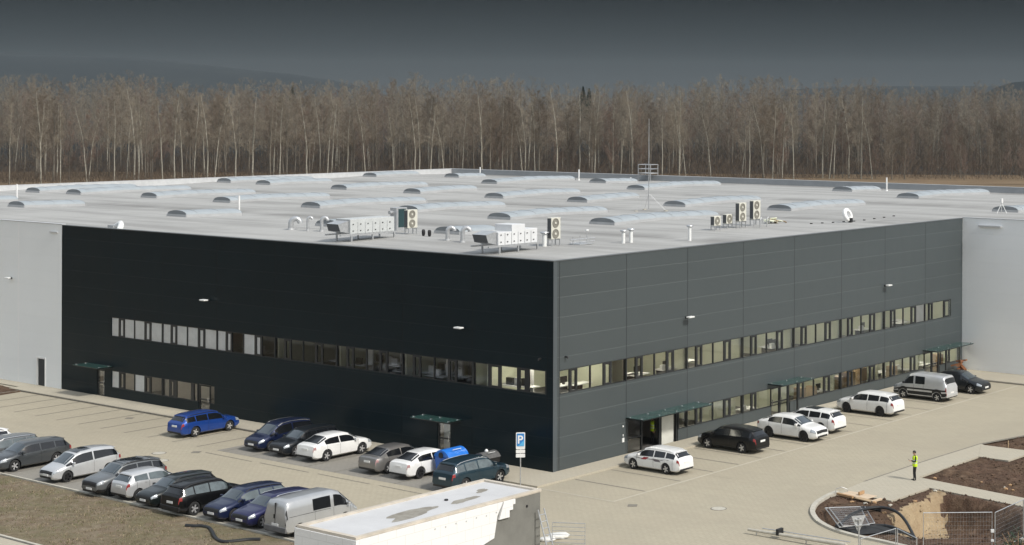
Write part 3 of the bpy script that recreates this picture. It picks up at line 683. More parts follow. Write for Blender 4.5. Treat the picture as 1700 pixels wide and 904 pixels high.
# wall lamps, cameras, small plates
def wlamp(fn, u, z, parent=office, out=.62, mat=None):
    m = MB(); P = [fn(u - .05, z - .06, 0), fn(u + .05, z + .06, -.18)]; m.box(*[q for i in range(3) for q in (P[0][i], P[1][i])])
    P = [fn(u - .03, z, -.17), fn(u + .03, z + .05, -out + .3)]; m.box(*[q for i in range(3) for q in (P[0][i], P[1][i])])
    f = m.build('wall_lamp', M['frame'], parent)
    h = MB(); P = [fn(u - .27, z - .01, -.25), fn(u + .27, z + .09, -out)]; h.box(*[q for i in range(3) for q in (P[0][i], P[1][i])]); h.build('lamp_head', mat or M['white_metal'], f, bevel=.04)
for u in (31.25, 7.15): wlamp(fA, u, 7.8)
for u in (12.29, 36.4): wlamp(fB, u, 7.75, out=.55)
wlamp(fA, 54.95, 7.86, hall, .5)
m = MB(); m.tube([(-.95, 0, 6.51), (-.95, -.2, 6.51), (-.95, -.22, 6.42)], .05, 8); m.build('security_camera', M['black'], office); m = MB(); m.tube([(0, 1.0, 6.58), (.2, 1.0, 6.58), (.22, 1.0, 6.5)], .05, 8); m.build('security_camera', M['black'], office)
for q in ((.05, 6.1, 6.28, .85, 1.1), (.03, 6.15, 6.25, 1.75, 1.85), (.03, 6.17, 6.23, 1.2, 1.32)): m = MB(); m.box(.002, *q); m.build('entry_panel', M['white_metal'], office)

# ----- warehouse walls
HA = AX
wall('front_wall', M['light_panel_l'], hall, L + .004, HA, 0, TOP + .06, [(50.55, 51.5, 0, 2.1)], lambda u, z, d: Vector((-u, d - .02, z)))
wall('side_wall', M['light_panel_r'], hall, -46, 0, 0, TOP + .06, [], lambda u, z, d: Vector((-u, L + .0 + d, z)))
m = MB(); m.quad((-HA, -.02, 0), (-HA, BX, 0), (-HA, BX, TOP), (-HA, -.02, TOP)); m.quad((-HA, BX, 0), (46, BX, 0), (46, BX, TOP), (-HA, BX, TOP)); m.quad((46, BX, 0), (46, L, 0), (46, L, TOP), (46, BX, TOP)); m.build('rear_wall', M['light_panel_r'], hall)
def parapet():
    m = MB(); t = .3; z = TOP + .08
    m.box(-HA, -L - .01, .0, t, ROOF, z); m.box(-HA, -HA + t, t, BX - t - .01, ROOF - .3, z); m.build('parapet', M['metal_light'], hall)
    m = MB(); m.box(.01, 46, L + .01, L + t, ROOF, z); m.box(45.7, 46, L + t, BX - t, ROOF, z); m.build('parapet', M['metal_light'], hall)
    m = MB(); m.box(-HA, 46, BX - t, BX, ROOF - .3, z + .0); m.build('rear_parapet', pmat('grey_flashing', (.33, .345, .36), .5, .1, var=.05), hall)
    m = MB(); m.box(-HA - .02, 46, BX - t - .02, BX + .03, z + .001, z + .05); m.box(-HA - .02, -HA + t + .02, -.02, BX - t - .021, z + .001, z + .05)
    m.box(-HA, -L, -.05, t + .02, z + .001, z + .03); m.box(.02, 46, L - .03, L + t + .02, z + .001, z + .03)
    m.build('parapet_cap', M['metal_light'], hall)
parapet()
dg = MB(); dg.box(-51.46, -50.59, .03, .08, .0, 2.06); dg.build('steel_door', pmat('dark_steel_door', (.02, .025, .03), .5, var=.08), hall)
dg = MB(); dg.box(-51.62, -51.5, -.05, .0, 0, 2.22); dg.box(-50.55, -50.43, -.05, .0, 0, 2.22); dg.box(-51.499, -50.551, -.05, .0, 2.1, 2.22); dg.build('door_surround', M['white'], hall)
def roof_sheet(name, parent, x0, x1, b0, b1):
    bs = sorted({b0, b1, *[k * 12. for k in range(10) if b0 < k * 12 < b1]}); m = MB()
    for p, q in zip(bs[:-1], bs[1:]): m.quad((x0, p, roofz(p)), (x1, p, roofz(p)), (x1, q, roofz(q)), (x0, q, roofz(q)))
    return m.build(name, M['roof'], parent)
roof_sheet('roof', office, -L, -.05, .05, L); roof_sheet('roof', hall, -HA + .1, -L - .001, .05, L); roof_sheet('roof', hall, -HA + .1, 45.9, L + .001, BX - .1)
for q in ((-49.9, -48.9, -.12, -.03, 11.55, 11.63), (1.5, 3.5, L - .2, L - .02, 11.55, 11.66)): m = MB(); m.box(*q); m.build('overflow_spout', M['metal_light'], hall)

# ----- rooflight vaults, each following the ridge under it
def skylight(a, b0, b1, parent, w=2.5):
    n = max(3, int((b1 - b0) / 1.0)); h = .34; g = MB(); K = 10
    bs = [b0 + (b1 - b0) * i / n for i in range(n + 1)]
    rows = []
    for b in bs:
        z = roofz(b) + .20
        rows.append([Vector((-a - w / 2 * math.cos(math.pi * k / K), b, z + h * math.sin(math.pi * k / K) ** .9)) for k in range(K + 1)])
    for i in range(n):
        for k in range(K): g.quad(rows[i][k], rows[i + 1][k], rows[i + 1][k + 1], rows[i][k + 1])
    up = MB()
    for i in range(n):
        p, q = bs[i], bs[i + 1]
        for s in (-1, 1):
            x = -a + s * (w / 2 + .05)
            up.add([(x, p, roofz(p)), (x, q, roofz(q)), (x, q, roofz(q) + .22), (x, p, roofz(p) + .22), (x - s * .1, p, roofz(p) + .22), (x - s * .1, q, roofz(q) + .22)], [(0, 1, 2, 3), (3, 2, 5, 4)])
    for b, s in ((b0, -1), (b1, 1)):
        z = roofz(b); up.box(-a - w / 2 - .05, -a + w / 2 + .05, b + s * .05 - .03, b + s * .05 + .03, z, z + .2)
    u = up.build('rooflight', M['skylight_base'], parent)
    v = g.build('vault', M['skylight'], u, smooth=True)
    for row, s in ((rows[0], -1), (rows[-1], 1)):
        ends = MB(); ends.add([p + Vector((0, s * .02, 0)) for p in row], [tuple(range(len(row)))]); ends.build('end_panel', M['skylight_end'], u)
    rb = MB()
    for b in bs[1:-1:2]:
        z = roofz(b) + .21
        pts = [Vector((-a - (w / 2 + .01) * math.cos(math.pi * k / K), b, z + (h + .01) * math.sin(math.pi * k / K) ** .9)) for k in range(K + 1)]
        rb.tube(pts, .015, 4)
    rb.build('glazing_bar', M['skylight_base'], u)
lst = [(101.8, 30.6, 42.4), (95, 31, 44.5), (83, 31.6, 43.7), (70.8, 31.1, 43.3), (57.6, 30.8, 43.9), (46.2, 32.0, 43), (33.2, 30, 42.3), (22.3, 30.3, 44), (105, 57.4, 70), (97, 56.8, 66), (82.1, 55.3, 67.5), (69.6, 54.5, 63),
       (56.6, 53.5, 65.3), (45.2, 53.3, 61.3), (33.2, 53.4, 65.7), (21.8, 54.2, 66.8), (4.5, 64.6, 75.5), (105, 80.3, 87.8), (94.2, 84.5, 89.4), (80, 76.8, 91), (69, 84, 90), (57, 76.6, 91), (35.4, 86, 92), (23.2, 79.4, 94.8),
       (9.6, 54, 66), (9.3, 30, 43.5), (-20, 54, 66), (-14, 79, 92), (36.9, 15.0, 21.5), (24.2, 15.3, 19.2), (55.8, 15.2, 20.8), (78.0, 14.3, 20.4), (90, 10, 21)]
lst = [l for l in lst if l[0] not in (9.6, 9.3)]
for a, b0, b1 in lst: skylight(a, b0, b1, office if (a < L and b1 < L) else hall)

# ------------------------------------------------------------------ cars
class Car:
    """body as one lofted surface P(x, s): x along the car (nose positive), s round the half section
    0 floor centre, 1 floor edge, 2 sill, 3 side, 4 belt line, 5 roof edge, 6 roof shoulder, 7 roof centre"""
    def __init__(c, top, belt, W, wb, rw=.33, roofw=.74, drop=.12, zl=.20, nose=.80, tailw=.86, arch=.065, vanside=False):
        c.top = top; c.belt = belt; c.W = W; c.wb = wb; c.rw = rw; c.roofw = roofw; c.drop = drop; c.zl = zl; c.nose = nose; c.tailw = tailw; c.arch = arch
        c.x0, c.x1 = top[0][0], top[-1][0]; c.tx = [p[0] for p in top]; c.tz = [p[1] for p in top]; c.bx = [p[0] for p in belt]; c.bz = [p[1] for p in belt]
    def sec(c, x):
        dx = .035; zt = float(np.mean([np.interp(min(max(x + k * dx, c.x0), c.x1), c.tx, c.tz) for k in (-1, 0, 1)])) if c.x0 + .1 < x < c.x1 - .1 else float(np.interp(x, c.tx, c.tz))
        zb = float(np.interp(x, c.bx, c.bz)); w = c.W / 2
        e = .75; f = max(0, (x - (c.x1 - e)) / e); w *= 1 - (1 - c.nose) * f ** 2.2
        e = .6; f = max(0, ((c.x0 + e) - x) / e); w *= 1 - (1 - c.tailw) * f ** 2.4
        cab = min(1, max(0, (zt - zb - .04) / .30)); cab = cab * cab * (3 - 2 * cab)
        bl = min(zb, zt - .045); wr = w * (.90 * (1 - cab) + c.roofw * cab + .0); dr = .025 * (1 - cab) + c.drop * cab
        zl = c.zl + .10 * max(0, (x - c.x1 + .35) / .35) ** 2 + .12 * max(0, (c.x0 + .35 - x) / .35) ** 2
        za = zl
        for xw in (c.wb / 2, -c.wb / 2):
            d = abs(x - xw); ra = c.rw + c.arch
            if d < ra: za = max(za, c.rw + math.sqrt(ra * ra - d * d))
        zm = max((zl + bl) / 2, za + .05); zm = min(zm, bl - .02)
        s2 = max(za, zl + .09) if za == zl else za
        return [(0, za), (w * .84, za), (w * (.975 if za == zl else 1.0), s2), (w * 1.0, zm), (w * .965, bl), (wr, zt - dr), (wr * .80, zt - .018), (0, zt)]
    def P(c, x, s, side=1):
        S_ = c.sec(x); i = min(6, int(s)); f = s - i
        y = S_[i][0] * (1 - f) + S_[i + 1][0] * f; z = S_[i][1] * (1 - f) + S_[i + 1][1] * f
        return Vector((x, y * side, z))
    def body(c):
        xs = set(np.linspace(c.x0, c.x1, 54)) | set(c.tx) | {c.x0 + .02, c.x0 + .05, c.x1 - .02, c.x1 - .05}
        for xw in (c.wb / 2, -c.wb / 2):
            ra = c.rw + c.arch
            for k in range(15): xs.add(xw - ra * math.cos(math.pi * k / 14))
            xs |= {xw - ra - .004, xw + ra + .004}
        xs = sorted(x for x in xs if c.x0 <= x <= c.x1); ss = [0, 1, 2, 2.5, 3, 3.5, 4, 4.5, 5, 5.5, 6, 6.5, 7]; m = MB()
        ring = [[c.P(x, s, 1) for s in ss] + [c.P(x, s, -1) for s in ss[-2:0:-1]] for x in xs]; n = len(ring[0]); vs = [v for r_ in ring for v in r_]
        fs, ms = [], []
        for i in range(len(xs) - 1):
            for k in range(n):
                k2 = (k + 1) % n; fs.append((i * n + k, i * n + k2, (i + 1) * n + k2, (i + 1) * n + k)); ms.append(1 if k in (0, n - 1) else 0)
        fs.append(tuple(range(n))[::-1]); ms.append(0); fs.append(tuple((len(xs) - 1) * n + k for k in range(n))); ms.append(0)
        m.add(vs, fs); m.m = ms; return m
    def patch(c, m, x0, x1, s0, s1, side=1, off=.008, nx=8, ns=3, across=False, th=None, skew=0, mi=0):
        "a thin raised skin on the body surface; across: runs over the centre line"
        def pt(u, v):
            s = s0 + (s1 - s0) * v; sd = side
            if across:
                s = s0 + (7 - s0) * (1 - abs(2 * v - 1)); sd = 1 if v < .5 else -1
            x = x0 + (x1 - x0) * u + skew * (v - .5); p = c.P(min(max(x, c.x0), c.x1), s, sd); return p
        nn = ns * 2 if across else ns; G = []
        cen = Vector(((x0 + x1) / 2, 0, .55))
        for i in range(nx + 1):
            row = []
            for j in range(nn + 1):
                u, v = i / nx, j / nn; p = pt(u, v)
                e1 = pt(min(1, u + .02), v) - pt(max(0, u - .02), v); e2 = pt(u, min(1, v + .02)) - pt(u, max(0, v - .02)); nr = e1.cross(e2)
                if nr.length < 1e-9: nr = p - cen
                nr.normalize()
                if nr.dot(p - Vector((max(min(p.x, c.x1 - .9), c.x0 + .9), 0, .5))) < 0: nr = -nr
                row.append(p + nr * off)
            G.append(row)
        flip = None; fs = []
        vs = [v for r_ in G for v in r_]; k = nn + 1
        for i in range(nx):
            for j in range(nn): fs.append((i * k + j, i * k + j + 1, (i + 1) * k + j + 1, (i + 1) * k + j))
        a, b, d = vs[0], vs[1], vs[k]; q = vs[(nx // 2) * k + nn // 2]
        m.add(vs, fs, mi)
STY = {
 'wagon': dict(car=Car([(-2.40, .52), (-2.385, .74), (-2.33, .98), (-2.24, 1.08), (-1.98, 1.36), (-1.88, 1.415), (-1.2, 1.465), (-.3, 1.485), (.25, 1.465), (.55, 1.40), (1.18, 1.035), (1.28, .99), (1.85, .90), (2.10, .80), (2.20, .68), (2.24, .5)],
                      [(-2.40, .93), (-1.6, .98), (0, .92), (1.2, .88), (2.24, .66)], 1.80, 2.69),
               ws=(.56, 1.14), rwn=(-2.23, -1.95), side=[(-2.0, -1.32), (-1.24, -.38), (-.30, .80)], L=4.65),
 'suv': dict(car=Car([(-2.32, .55), (-2.31, .80), (-2.26, 1.08), (-2.18, 1.17), (-1.95, 1.50), (-1.85, 1.56), (-1.2, 1.63), (-.3, 1.655), (.3, 1.63), (.6, 1.56), (1.2, 1.17), (1.3, 1.12), (1.85, 1.03), (2.12, .94), (2.24, .80), (2.28, .55)],
                    [(-2.32, 1.02), (-1.6, 1.08), (0, 1.02), (1.2, .99), (2.28, .78)], 1.87, 2.72, rw=.36, zl=.27), ws=(.62, 1.16), rwn=(-2.17, -1.93), side=[(-1.98, -1.36), (-1.28, -.38), (-.30, .84)], L=4.6),
 'liftback': dict(car=Car([(-2.34, .52), (-2.325, .78), (-2.28, .97), (-2.15, 1.045), (-1.98, 1.075), (-1.22, 1.385), (-1.05, 1.425), (-.4, 1.46), (.2, 1.445), (.5, 1.385), (1.16, 1.03), (1.26, .98), (1.85, .89), (2.12, .78), (2.22, .66), (2.26, .5)],
                         [(-2.34, .90), (-1.6, .97), (0, .915), (1.2, .875), (2.26, .66)], 1.80, 2.70), ws=(.51, 1.13), rwn=(-1.93, -1.22), side=[(-1.42, -.38), (-.30, .78)], L=4.6),
 'sedan': dict(car=Car([(-2.38, .52), (-2.365, .80), (-2.32, .98), (-2.22, 1.03), (-1.72, 1.06), (-1.12, 1.36), (-.95, 1.405), (-.4, 1.44), (.2, 1.43), (.5, 1.375), (1.16, 1.02), (1.26, .97), (1.85, .88), (2.12, .77), (2.22, .65), (2.26, .5)],
                      [(-2.38, .90), (-1.6, .95), (0, .905), (1.2, .87), (2.26, .65)], 1.80, 2.70), ws=(.51, 1.13), rwn=(-1.68, -1.13), side=[(-1.32, -.38), (-.30, .78)], L=4.6),
 'hatch': dict(car=Car([(-1.98, .52), (-1.97, .72), (-1.92, .93), (-1.85, 1.02), (-1.55, 1.36), (-1.42, 1.42), (-.8, 1.465), (-.1, 1.48), (.25, 1.46), (.5, 1.39), (1.05, 1.04), (1.13, 1.0), (1.55, .90), (1.80, .78), (1.89, .66), (1.93, .5)],
                      [(-1.98, .95), (-1.2, 1.02), (0, .94), (1.1, .89), (1.93, .66)], 1.72, 2.49, rw=.30), ws=(.52, 1.02), rwn=(-1.83, -1.54), side=[(-1.45, -.62), (-.53, .72)], L=3.95),
 'mpv': dict(car=Car([(-2.28, .52), (-2.27, .80), (-2.22, 1.08), (-2.13, 1.20), (-1.92, 1.50), (-1.82, 1.555), (-1.2, 1.62), (-.3, 1.645), (.35, 1.60), (.75, 1.50), (1.52, 1.02), (1.60, .98), (1.95, .88), (2.16, .77), (2.25, .64), (2.29, .5)],
                    [(-2.28, 1.02), (-1.6, 1.07), (0, .97), (1.4, .88), (2.29, .64)], 1.80, 2.75, rw=.32), ws=(.77, 1.48), rwn=(-2.11, -1.90), side=[(-2.0, -.42), (-.33, .98)], L=4.55),
 'van': dict(car=Car([(-2.42, .50), (-2.41, 1.0), (-2.37, 1.55), (-2.31, 1.80), (-2.22, 1.90), (-1.9, 1.935), (0, 1.965), (.9, 1.95), (1.25, 1.87), (1.98, 1.27), (2.08, 1.20), (2.36, .98), (2.46, .80), (2.50, .5)],
                    [(-2.42, 1.12), (0, 1.12), (1.2, 1.10), (2.0, 1.0), (2.50, .75)], 1.93, 3.05, rw=.33, roofw=.84, drop=.16, zl=.24, tailw=.95, nose=.84), ws=(1.27, 1.94), rwn=None, side=[(-.62, .56), (.78, 1.66)], L=4.85),
 'boxvan': dict(car=Car([(-2.30, .50), (-2.28, 1.05), (-2.22, 1.22), (-2.03, 1.80), (-1.94, 1.87), (-1.2, 1.92), (.6, 1.925), (.95, 1.86), (1.62, 1.24), (1.72, 1.18), (2.26, .98), (2.36, .84), (2.40, .5)],
                       [(-2.30, 1.14), (0, 1.14), (1.5, 1.10), (2.40, .82)], 1.88, 2.92, rw=.32, roofw=.86, drop=.15, zl=.24, tailw=.95, nose=.84), ws=(.97, 1.58), rwn=(-2.18, -2.05), side=[(-.40, .42), (.58, 1.34)], L=4.75),
}
RIMS = {}
def wheel_mesh(rw, dark):
    k = (rw, dark)
    if k in RIMS: return RIMS[k]
    Mx = Matrix.Rotation(R(90), 4, 'X'); t = MB(); w = .21
    t.lathe([(rw * .62, -w / 2), (rw * .92, -w / 2), (rw, -w * .36), (rw, w * .36), (rw * .92, w / 2), (rw * .62, w / 2)], 28, Mx)
    r_ = MB(); r_.lathe([(rw * .70, -w * .45), (rw * .70, w * .47), (rw * .64, w * .51), (rw * .60, w * .40), (rw * .60, w * .1), (0.001, w * .1)], 28, Mx, 1)
    for i in range(5):
        a = 2 * math.pi * i / 5; m = Matrix.Rotation(R(90), 4, 'X') @ Matrix.Rotation(a, 4, 'Z')
        for s in (-1, 1):
            for z0, z1 in ((w * .34, w * .46), (-w * .46, -w * .34)):
                pass
        vs = [Vector((rw * .06, -rw * .09, 0)), Vector((rw * .64, -rw * .15, 0)), Vector((rw * .64, rw * .15, 0)), Vector((rw * .06, rw * .09, 0))]
        for z in (w * .44, -w * .44):
            r_.add([m @ (v + Vector((0, 0, z))) for v in vs] + [m @ (v + Vector((0, 0, z * .75))) for v in vs], [(0, 1, 2, 3), (4, 5, 6, 7), (0, 1, 5, 4), (2, 3, 7, 6), (1, 2, 6, 5)], 0)
    for z in (w * .45, -w * .45): r_.lathe([(rw * .13, z * .6), (rw * .13, z * 1.02), (.001, z * 1.02)], 12, Mx, 0)
    ring = []
    RIMS[k] = (t, r_); return RIMS[k]
CARN = 0
def paint(name, col, metal=.35, rough=.32): return pmat(name, col, rough, metal, spec=.5, coat=.55, coat_r=.05, var=.05, vscale=1.2)
def car(style, pt, loc, heading, label, group, name='parked_car', rails=None, roofdark=False, rim='rim', glass='carglass', sideglass=None, trim=None, frontglass='carglass_blue', sunroof=False, twotone=None, scale=1.0, spoiler=False, wagonbars=False, skirt=None, decal=False, tail='tail', blankglass=True, cat='car'):
    st = STY[style]; c = st['car']; z0 = 0.0
    root = empty(name, loc, heading, label, cat, group); ps = .945 if group == GA else .93; root.scale = (scale * ps, scale * ps * .96, scale * (.97 if cat != 'van' else .95))
    b = c.body().build('body', [pt, M['black']], root, smooth=True, ang=42)
    g = MB(); c.patch(g, st['ws'][0], st['ws'][1], 5.12, 7, across=True, nx=6, ns=4); g.build('windscreen', M[frontglass], root, smooth=True)
    if st['rwn']:
        g = MB(); c.patch(g, st['rwn'][0], st['rwn'][1], 5.2, 7, across=True, nx=6, ns=4); g.build('rear_window', M[glass], root, smooth=True)
    for sd in (1, -1):
        for i, (a, e_) in enumerate(st['side']):
            g = MB(); c.patch(g, a, e_, 4.07, 4.93, sd, nx=10, ns=2, skew=0); g.build('side_window', M[sideglass or glass], root, smooth=True)
        if style not in ('van', 'boxvan'):
            g = MB(); xe = st['ws'][1] - .04; c.patch(g, st['side'][-1][1] + .06, xe, 4.12, 4.75, sd, nx=4, ns=2); g.build('quarter_window', M[glass], root, smooth=True)
        # mirrors
        xm = st['side'][-1][1] + .02; p = c.P(xm, 4.1, sd); q = MB()
        q.box(xm - .05, xm + .09, p.y, p.y + sd * .20, p.z + .02, p.z + .16); o = q.build('wing_mirror', pt if twotone is None else M['black'], root, bevel=.03)
        # lights
        g = MB(); c.patch(g, c.x1 - .40, c.x1 - .05, 3.62, 4.1 if style in ('van',) else 4.75, sd, off=.012, nx=5, ns=3); g.build('headlight', M['head'], root, smooth=True)
        g = MB()
        if style == 'van': c.patch(g, c.x0 + .005, c.x0 + .12, 3.7, 4.75, sd, off=.012, nx=2, ns=4)
        elif style == 'boxvan': c.patch(g, c.x0 + .005, c.x0 + .10, 3.2, 3.9, sd, off=.012, nx=2, ns=3)
        else: c.patch(g, c.x0 + .012, c.x0 + .20, 3.55, 4.12, sd, off=.012, nx=4, ns=3)
        g.build('tail_light', M['black'] if style == 'van' else M[tail], root, smooth=True)
        g = MB(); w = c.W / 2
        for a in st['side'][:1] + st['side'][-1:]: pass
        xd = [st['side'][-1][1] + .25, st['side'][-1][0] - .04] + ([st['side'][0][0] + .1] if len(st['side']) > 1 else [])
        for x in xd: g = MB(); c.patch(g, x - .007, x + .007, 2.2, 4.0, sd, off=.004, nx=1, ns=4); g.build('door_seam', M['black'], root)
        g = MB()
        for x in xd[:2]:
            g = MB(); p = c.P(x - .22, 3.82, sd); g.box(x - .28, x - .12, p.y - sd * .01, p.y + sd * .03, p.z - .015, p.z + .015); g.build('door_handle', trim or pt, root)
        if rails:
            pts = [c.P(x, 5.25, sd) + Vector((0, 0, .05 if 0 < i < 8 else .0)) for i, x in enumerate(np.linspace(st['side'][0][0] + .15, st['ws'][0] - .1, 9))]
            q = MB(); q.tube(pts, .022, 6); q.build('roof_rail', M[rails], root)
    # grille, bumper openings, plates
    g = MB(); c.patch(g, c.x1 - .085, c.x1 - .012, 5.3, 7, across=True, off=.012, nx=3, ns=3); g.build('grille', M['black'], root)
    fw = c.P(c.x1, 3, 1).y
    g = MB(); g.box(c.x1 - .10, c.x1 + .012, -fw * .80, fw * .80, .30, .40); g.build('lower_grille', M['black'], root)
    g = MB(); g.box(c.x1 - .02, c.x1 + .028, -.26, .26, .42, .53); g.build('number_plate', M['plate'], root)
    zr = .62 if style in ('van', 'boxvan') else .70; g = MB(); xr = float(np.interp(zr + .06, [p[1] for p in c.top[:3]], [p[0] for p in c.top[:3]]))
    g.box(xr - .022, xr + .02, -.26, .26, zr, zr + .115); g.build('number_plate', M['plate'], root)
    g = MB(); rw_ = c.P(c.x0, 3, 1).y; g.box(c.x0 - .012, c.x0 + .15, -rw_ * .9, rw_ * .9, .30, .40); g.build('rear_valance', M['black'] if style in ('suv',) or trim else M['black'], root)
    if skirt:
        for sd in (1, -1):
            g = MB(); c.patch(g, c.x0 + .02, c.x1 - .02, 1.2, skirt, sd, off=.006, nx=60, ns=3); g.build('lower_body_trim', M['black'], root, smooth=True)
        g = MB(); g.box(c.x0 - .03, c.x0 + .06, -c.W / 2 * .93, c.W / 2 * .93, .36, .58); g.build('bumper', pt if style == 'boxvan' else M['black'], root, bevel=.03)
    if sunroof:
        g = MB(); c.patch(g, -.9 if style != 'mpv' else -.35, st['ws'][0] - .16, 5.9, 7, across=True, nx=4, ns=3, off=.010); g.build('sunroof', M['carglass'], root, smooth=True)
    if style in ('wagon', 'suv', 'hatch', 'mpv') or spoiler:
        xr0 = st['rwn'][1] if style != 'liftback' else c.x0 + .16; g = MB()
        zz = float(np.interp(xr0, c.tx, c.tz)); ww = c.P(xr0, 5.3, 1).y; g.box(xr0 - .10, xr0 + .06, -ww * .88, ww * .88, zz - .035, zz - .004); g.build('rear_spoiler', pt, root, bevel=.012)
    if wagonbars:
        for x in (-1.2, .1):
            g = MB(); p = c.P(x, 5.2, 1); g.box(x - .03, x + .03, -p.y, p.y, p.z + .06, p.z + .10); g.build('roof_bar', M['galv'], root)
    if decal:
        for sd in (1, -1):
            g = MB(); g2 = MB()
            c.patch(g, -1.6, 1.3, 3.62, 3.72, sd, off=.005, nx=10, ns=1)
            c.patch(g, -.85, -.35, 3.35, 3.75, sd, off=.006, nx=3, ns=2, skew=.25); g.build('side_stripe', pmat('grey_decal', (.16, .14, .15), .5, var=.1), root)
            c.patch(g2, .15, .55, 3.5, 3.95, sd, off=.007, nx=3, ns=2, skew=-.25); g2.build('side_emblem', pmat('red_decal', (.30, .03, .04), .5, var=.1), root)
    if style == 'van':
        g = MB(); z0_ = .74; g.box(c.x0 - .006, c.x0 + .09, -.012, .012, .62, 1.78); g.build('rear_door_seam', M['black'], root)
        g = MB(); g.box(c.x0 - .03, c.x0 + .06, .02, .09, 1.0, 1.2); g.build('rear_door_handle', M['black'], root)
        for sd in (1, -1):
            g = MB(); c.patch(g, -2.2, .55, 3.93, 3.98, sd, off=.006, nx=8, ns=1); g.build('sliding_rail', M['black'], root)
        g = MB(); g.box(c.x0 - .04, c.x0 + .12, -c.W / 2 * .94, c.W / 2 * .94, .32, .60); g.build('bumper', pmat('grey_bumper', (.13, .13, .135), .6, var=.1), root, bevel=.03)
    tm, rm = wheel_mesh(c.rw, rim); n = c.W / 2 - .125
    for x in (c.wb / 2, -c.wb / 2):
        for y in (n, -n):
            o = tm.build('wheel', M['rubber'], root, smooth=True) ; o.location = (x, y, c.rw)
            q = rm.build('rim', [M[rim], M['black']], o, smooth=True, ang=30)
    return root
NB, NMB, NA, NMA = math.pi / 2 - TH, -math.pi / 2 - TH, math.pi - TH, -TH      # nose towards +b, -b, +a, -a
P_ = {}
P_['white'] = paint('white_car_paint', (.76, .76, .75), 0, .3); P_['silver'] = paint('silver_car_paint', (.50, .51, .52), .55); P_['silver_lt'] = paint('pale_silver_paint', (.58, .59, .60), .45)
P_['black'] = pmat('black_car_paint', (.0035, .0035, .004), .3, 0, spec=.35, coat=.22, coat_r=.06, var=.1); P_['dgrey'] = paint('dark_grey_car_paint', (.075, .082, .088), .5); P_['blue'] = paint('bright_blue_car_paint', (.012, .06, .30), .4)
P_['navy'] = paint('navy_car_paint', (.010, .018, .060), .4); P_['teal'] = paint('petrol_blue_car_paint', (.018, .045, .065), .45); P_['anthr'] = paint('anthracite_car_paint', (.010, .013, .017), .2)
P_['warmgrey'] = paint('warm_grey_car_paint', (.26, .25, .24), .6); P_['violet'] = paint('violet_blue_car_paint', (.020, .022, .085), .4); P_['midgrey'] = paint('mid_grey_car_paint', (.17, .18, .185), .55); P_['green'] = paint('black_green_car_paint', (.005, .009, .009), .1)
GA, GL_, GR_ = 'cars parked nose or tail to the dark left front', 'cars parked along the edge of the rough lawn', 'cars parked in front of the grey right front'
K = 1.02
car('wagon', P_['blue'], W(26.35, -3.95), NB, 'bright blue estate car parked alone below the dark left front', GA, glass='carglass', rails='black', scale=K)
car('mpv', P_['navy'], W(18.9, -4.0), NMB, 'navy people carrier with silver roof rails, nose away from the dark wall', GA, rails='chrome', scale=K)
car('wagon', P_['anthr'], W(16.45, -4.15), NMB, 'black-blue estate between navy people carrier and white fastback, nose outwards', GA, rails='black', scale=K)
car('liftback', P_['white'], W(13.9, -3.95), NB, 'white fastback with open empty bay on its right, tail towards the lane', GA, scale=K * 1.03, tail='tail_clear')
car('liftback', P_['warmgrey'], W(8.4, -4.15), NB, 'grey fastback parked close beside the second white fastback', GA, scale=K, tail='tail_clear')
car('liftback', P_['white'], W(5.95, -4.05), NB, 'white fastback between the grey fastback and the blue waste container', GA, scale=K, rim='rim_dark', tail='tail_clear')
car('suv', P_['teal'], W(1.65, -4.8), NB, 'petrol blue off-road estate with silver roof rails beside the parking sign', GA, rails='chrome', sideglass='carglass_clear', scale=K * 1.02)
car('hatch', P_['white'], W(31.1, -16.5), NMB, 'white car cut off by the left edge of the picture', GL_, rails='black', scale=K * 1.05)
car('wagon', P_['midgrey'], W(28.5, -16.6), NMB, 'mid grey estate half hidden behind the dark grey estate at the left edge', GL_, rails='chrome', sideglass='carglass_clear', scale=K)
car('wagon', P_['dgrey'], W(25.95, -16.45), NMB, 'dark grey estate with grey wheel covers left of the silver people carrier', GL_, rim='rim', scale=K * 1.03)
car('mpv', P_['silver_lt'], W(21.0, -16.3), NMB, 'silver people carrier with dark glass roof standing between two empty bays', GL_, sunroof=True, rim='rim_dark', scale=K * .99)
car('suv', P_['midgrey'], W(16.05, -16.85), NMB, 'grey off-road estate with roof bars and silver front guard', GL_, rails='black', sunroof=True, wagonbars=True, rim='rim_dark', scale=K, skirt=2.5)
car('hatch', P_['silver_lt'], W(14.0, -16.7), NB, 'small silver three-door hatchback with its tail towards the lawn', GL_, sideglass='carglass_clear', glass='carglass_blue', rim='rim_dark', scale=K * 1.02)
car('wagon', P_['green'], W(11.45, -16.85), NMB, 'black-green estate wedged between silver hatchback and black off-roader', GL_, rails='black', scale=K * .97)
car('suv', P_['black'], W(8.85, -16.95), NB, 'black off-road car with tail towards the lawn and silver wheels', GL_, sideglass='carglass_clear', rails='black', scale=K, skirt=2.4)
car('wagon', P_['navy'], W(6.15, -16.55), NMB, 'dark blue estate, nose to the lawn, right of the black off-roader', GL_, rails='black', sideglass='carglass_clear', rim='rim_dark', scale=K)
car('wagon', P_['violet'], W(3.85, -16.6), NMB, 'violet blue estate mostly hidden behind the silver van', GL_, rails='chrome', scale=K)
car('van', P_['silver'], W(1.1, -16.5), NB, 'silver panel van with one dark side window beside the white flat roof', GL_, 'parked_van', sideglass='carglass', scale=1.0, rim='rim', cat='van')
car('wagon', P_['white'], W(-4.05, 4.45), NA, 'white estate with dark side stripe in front of the glazed entrance', GR_, decal=True, scale=.96, rails='white', tail='tail')
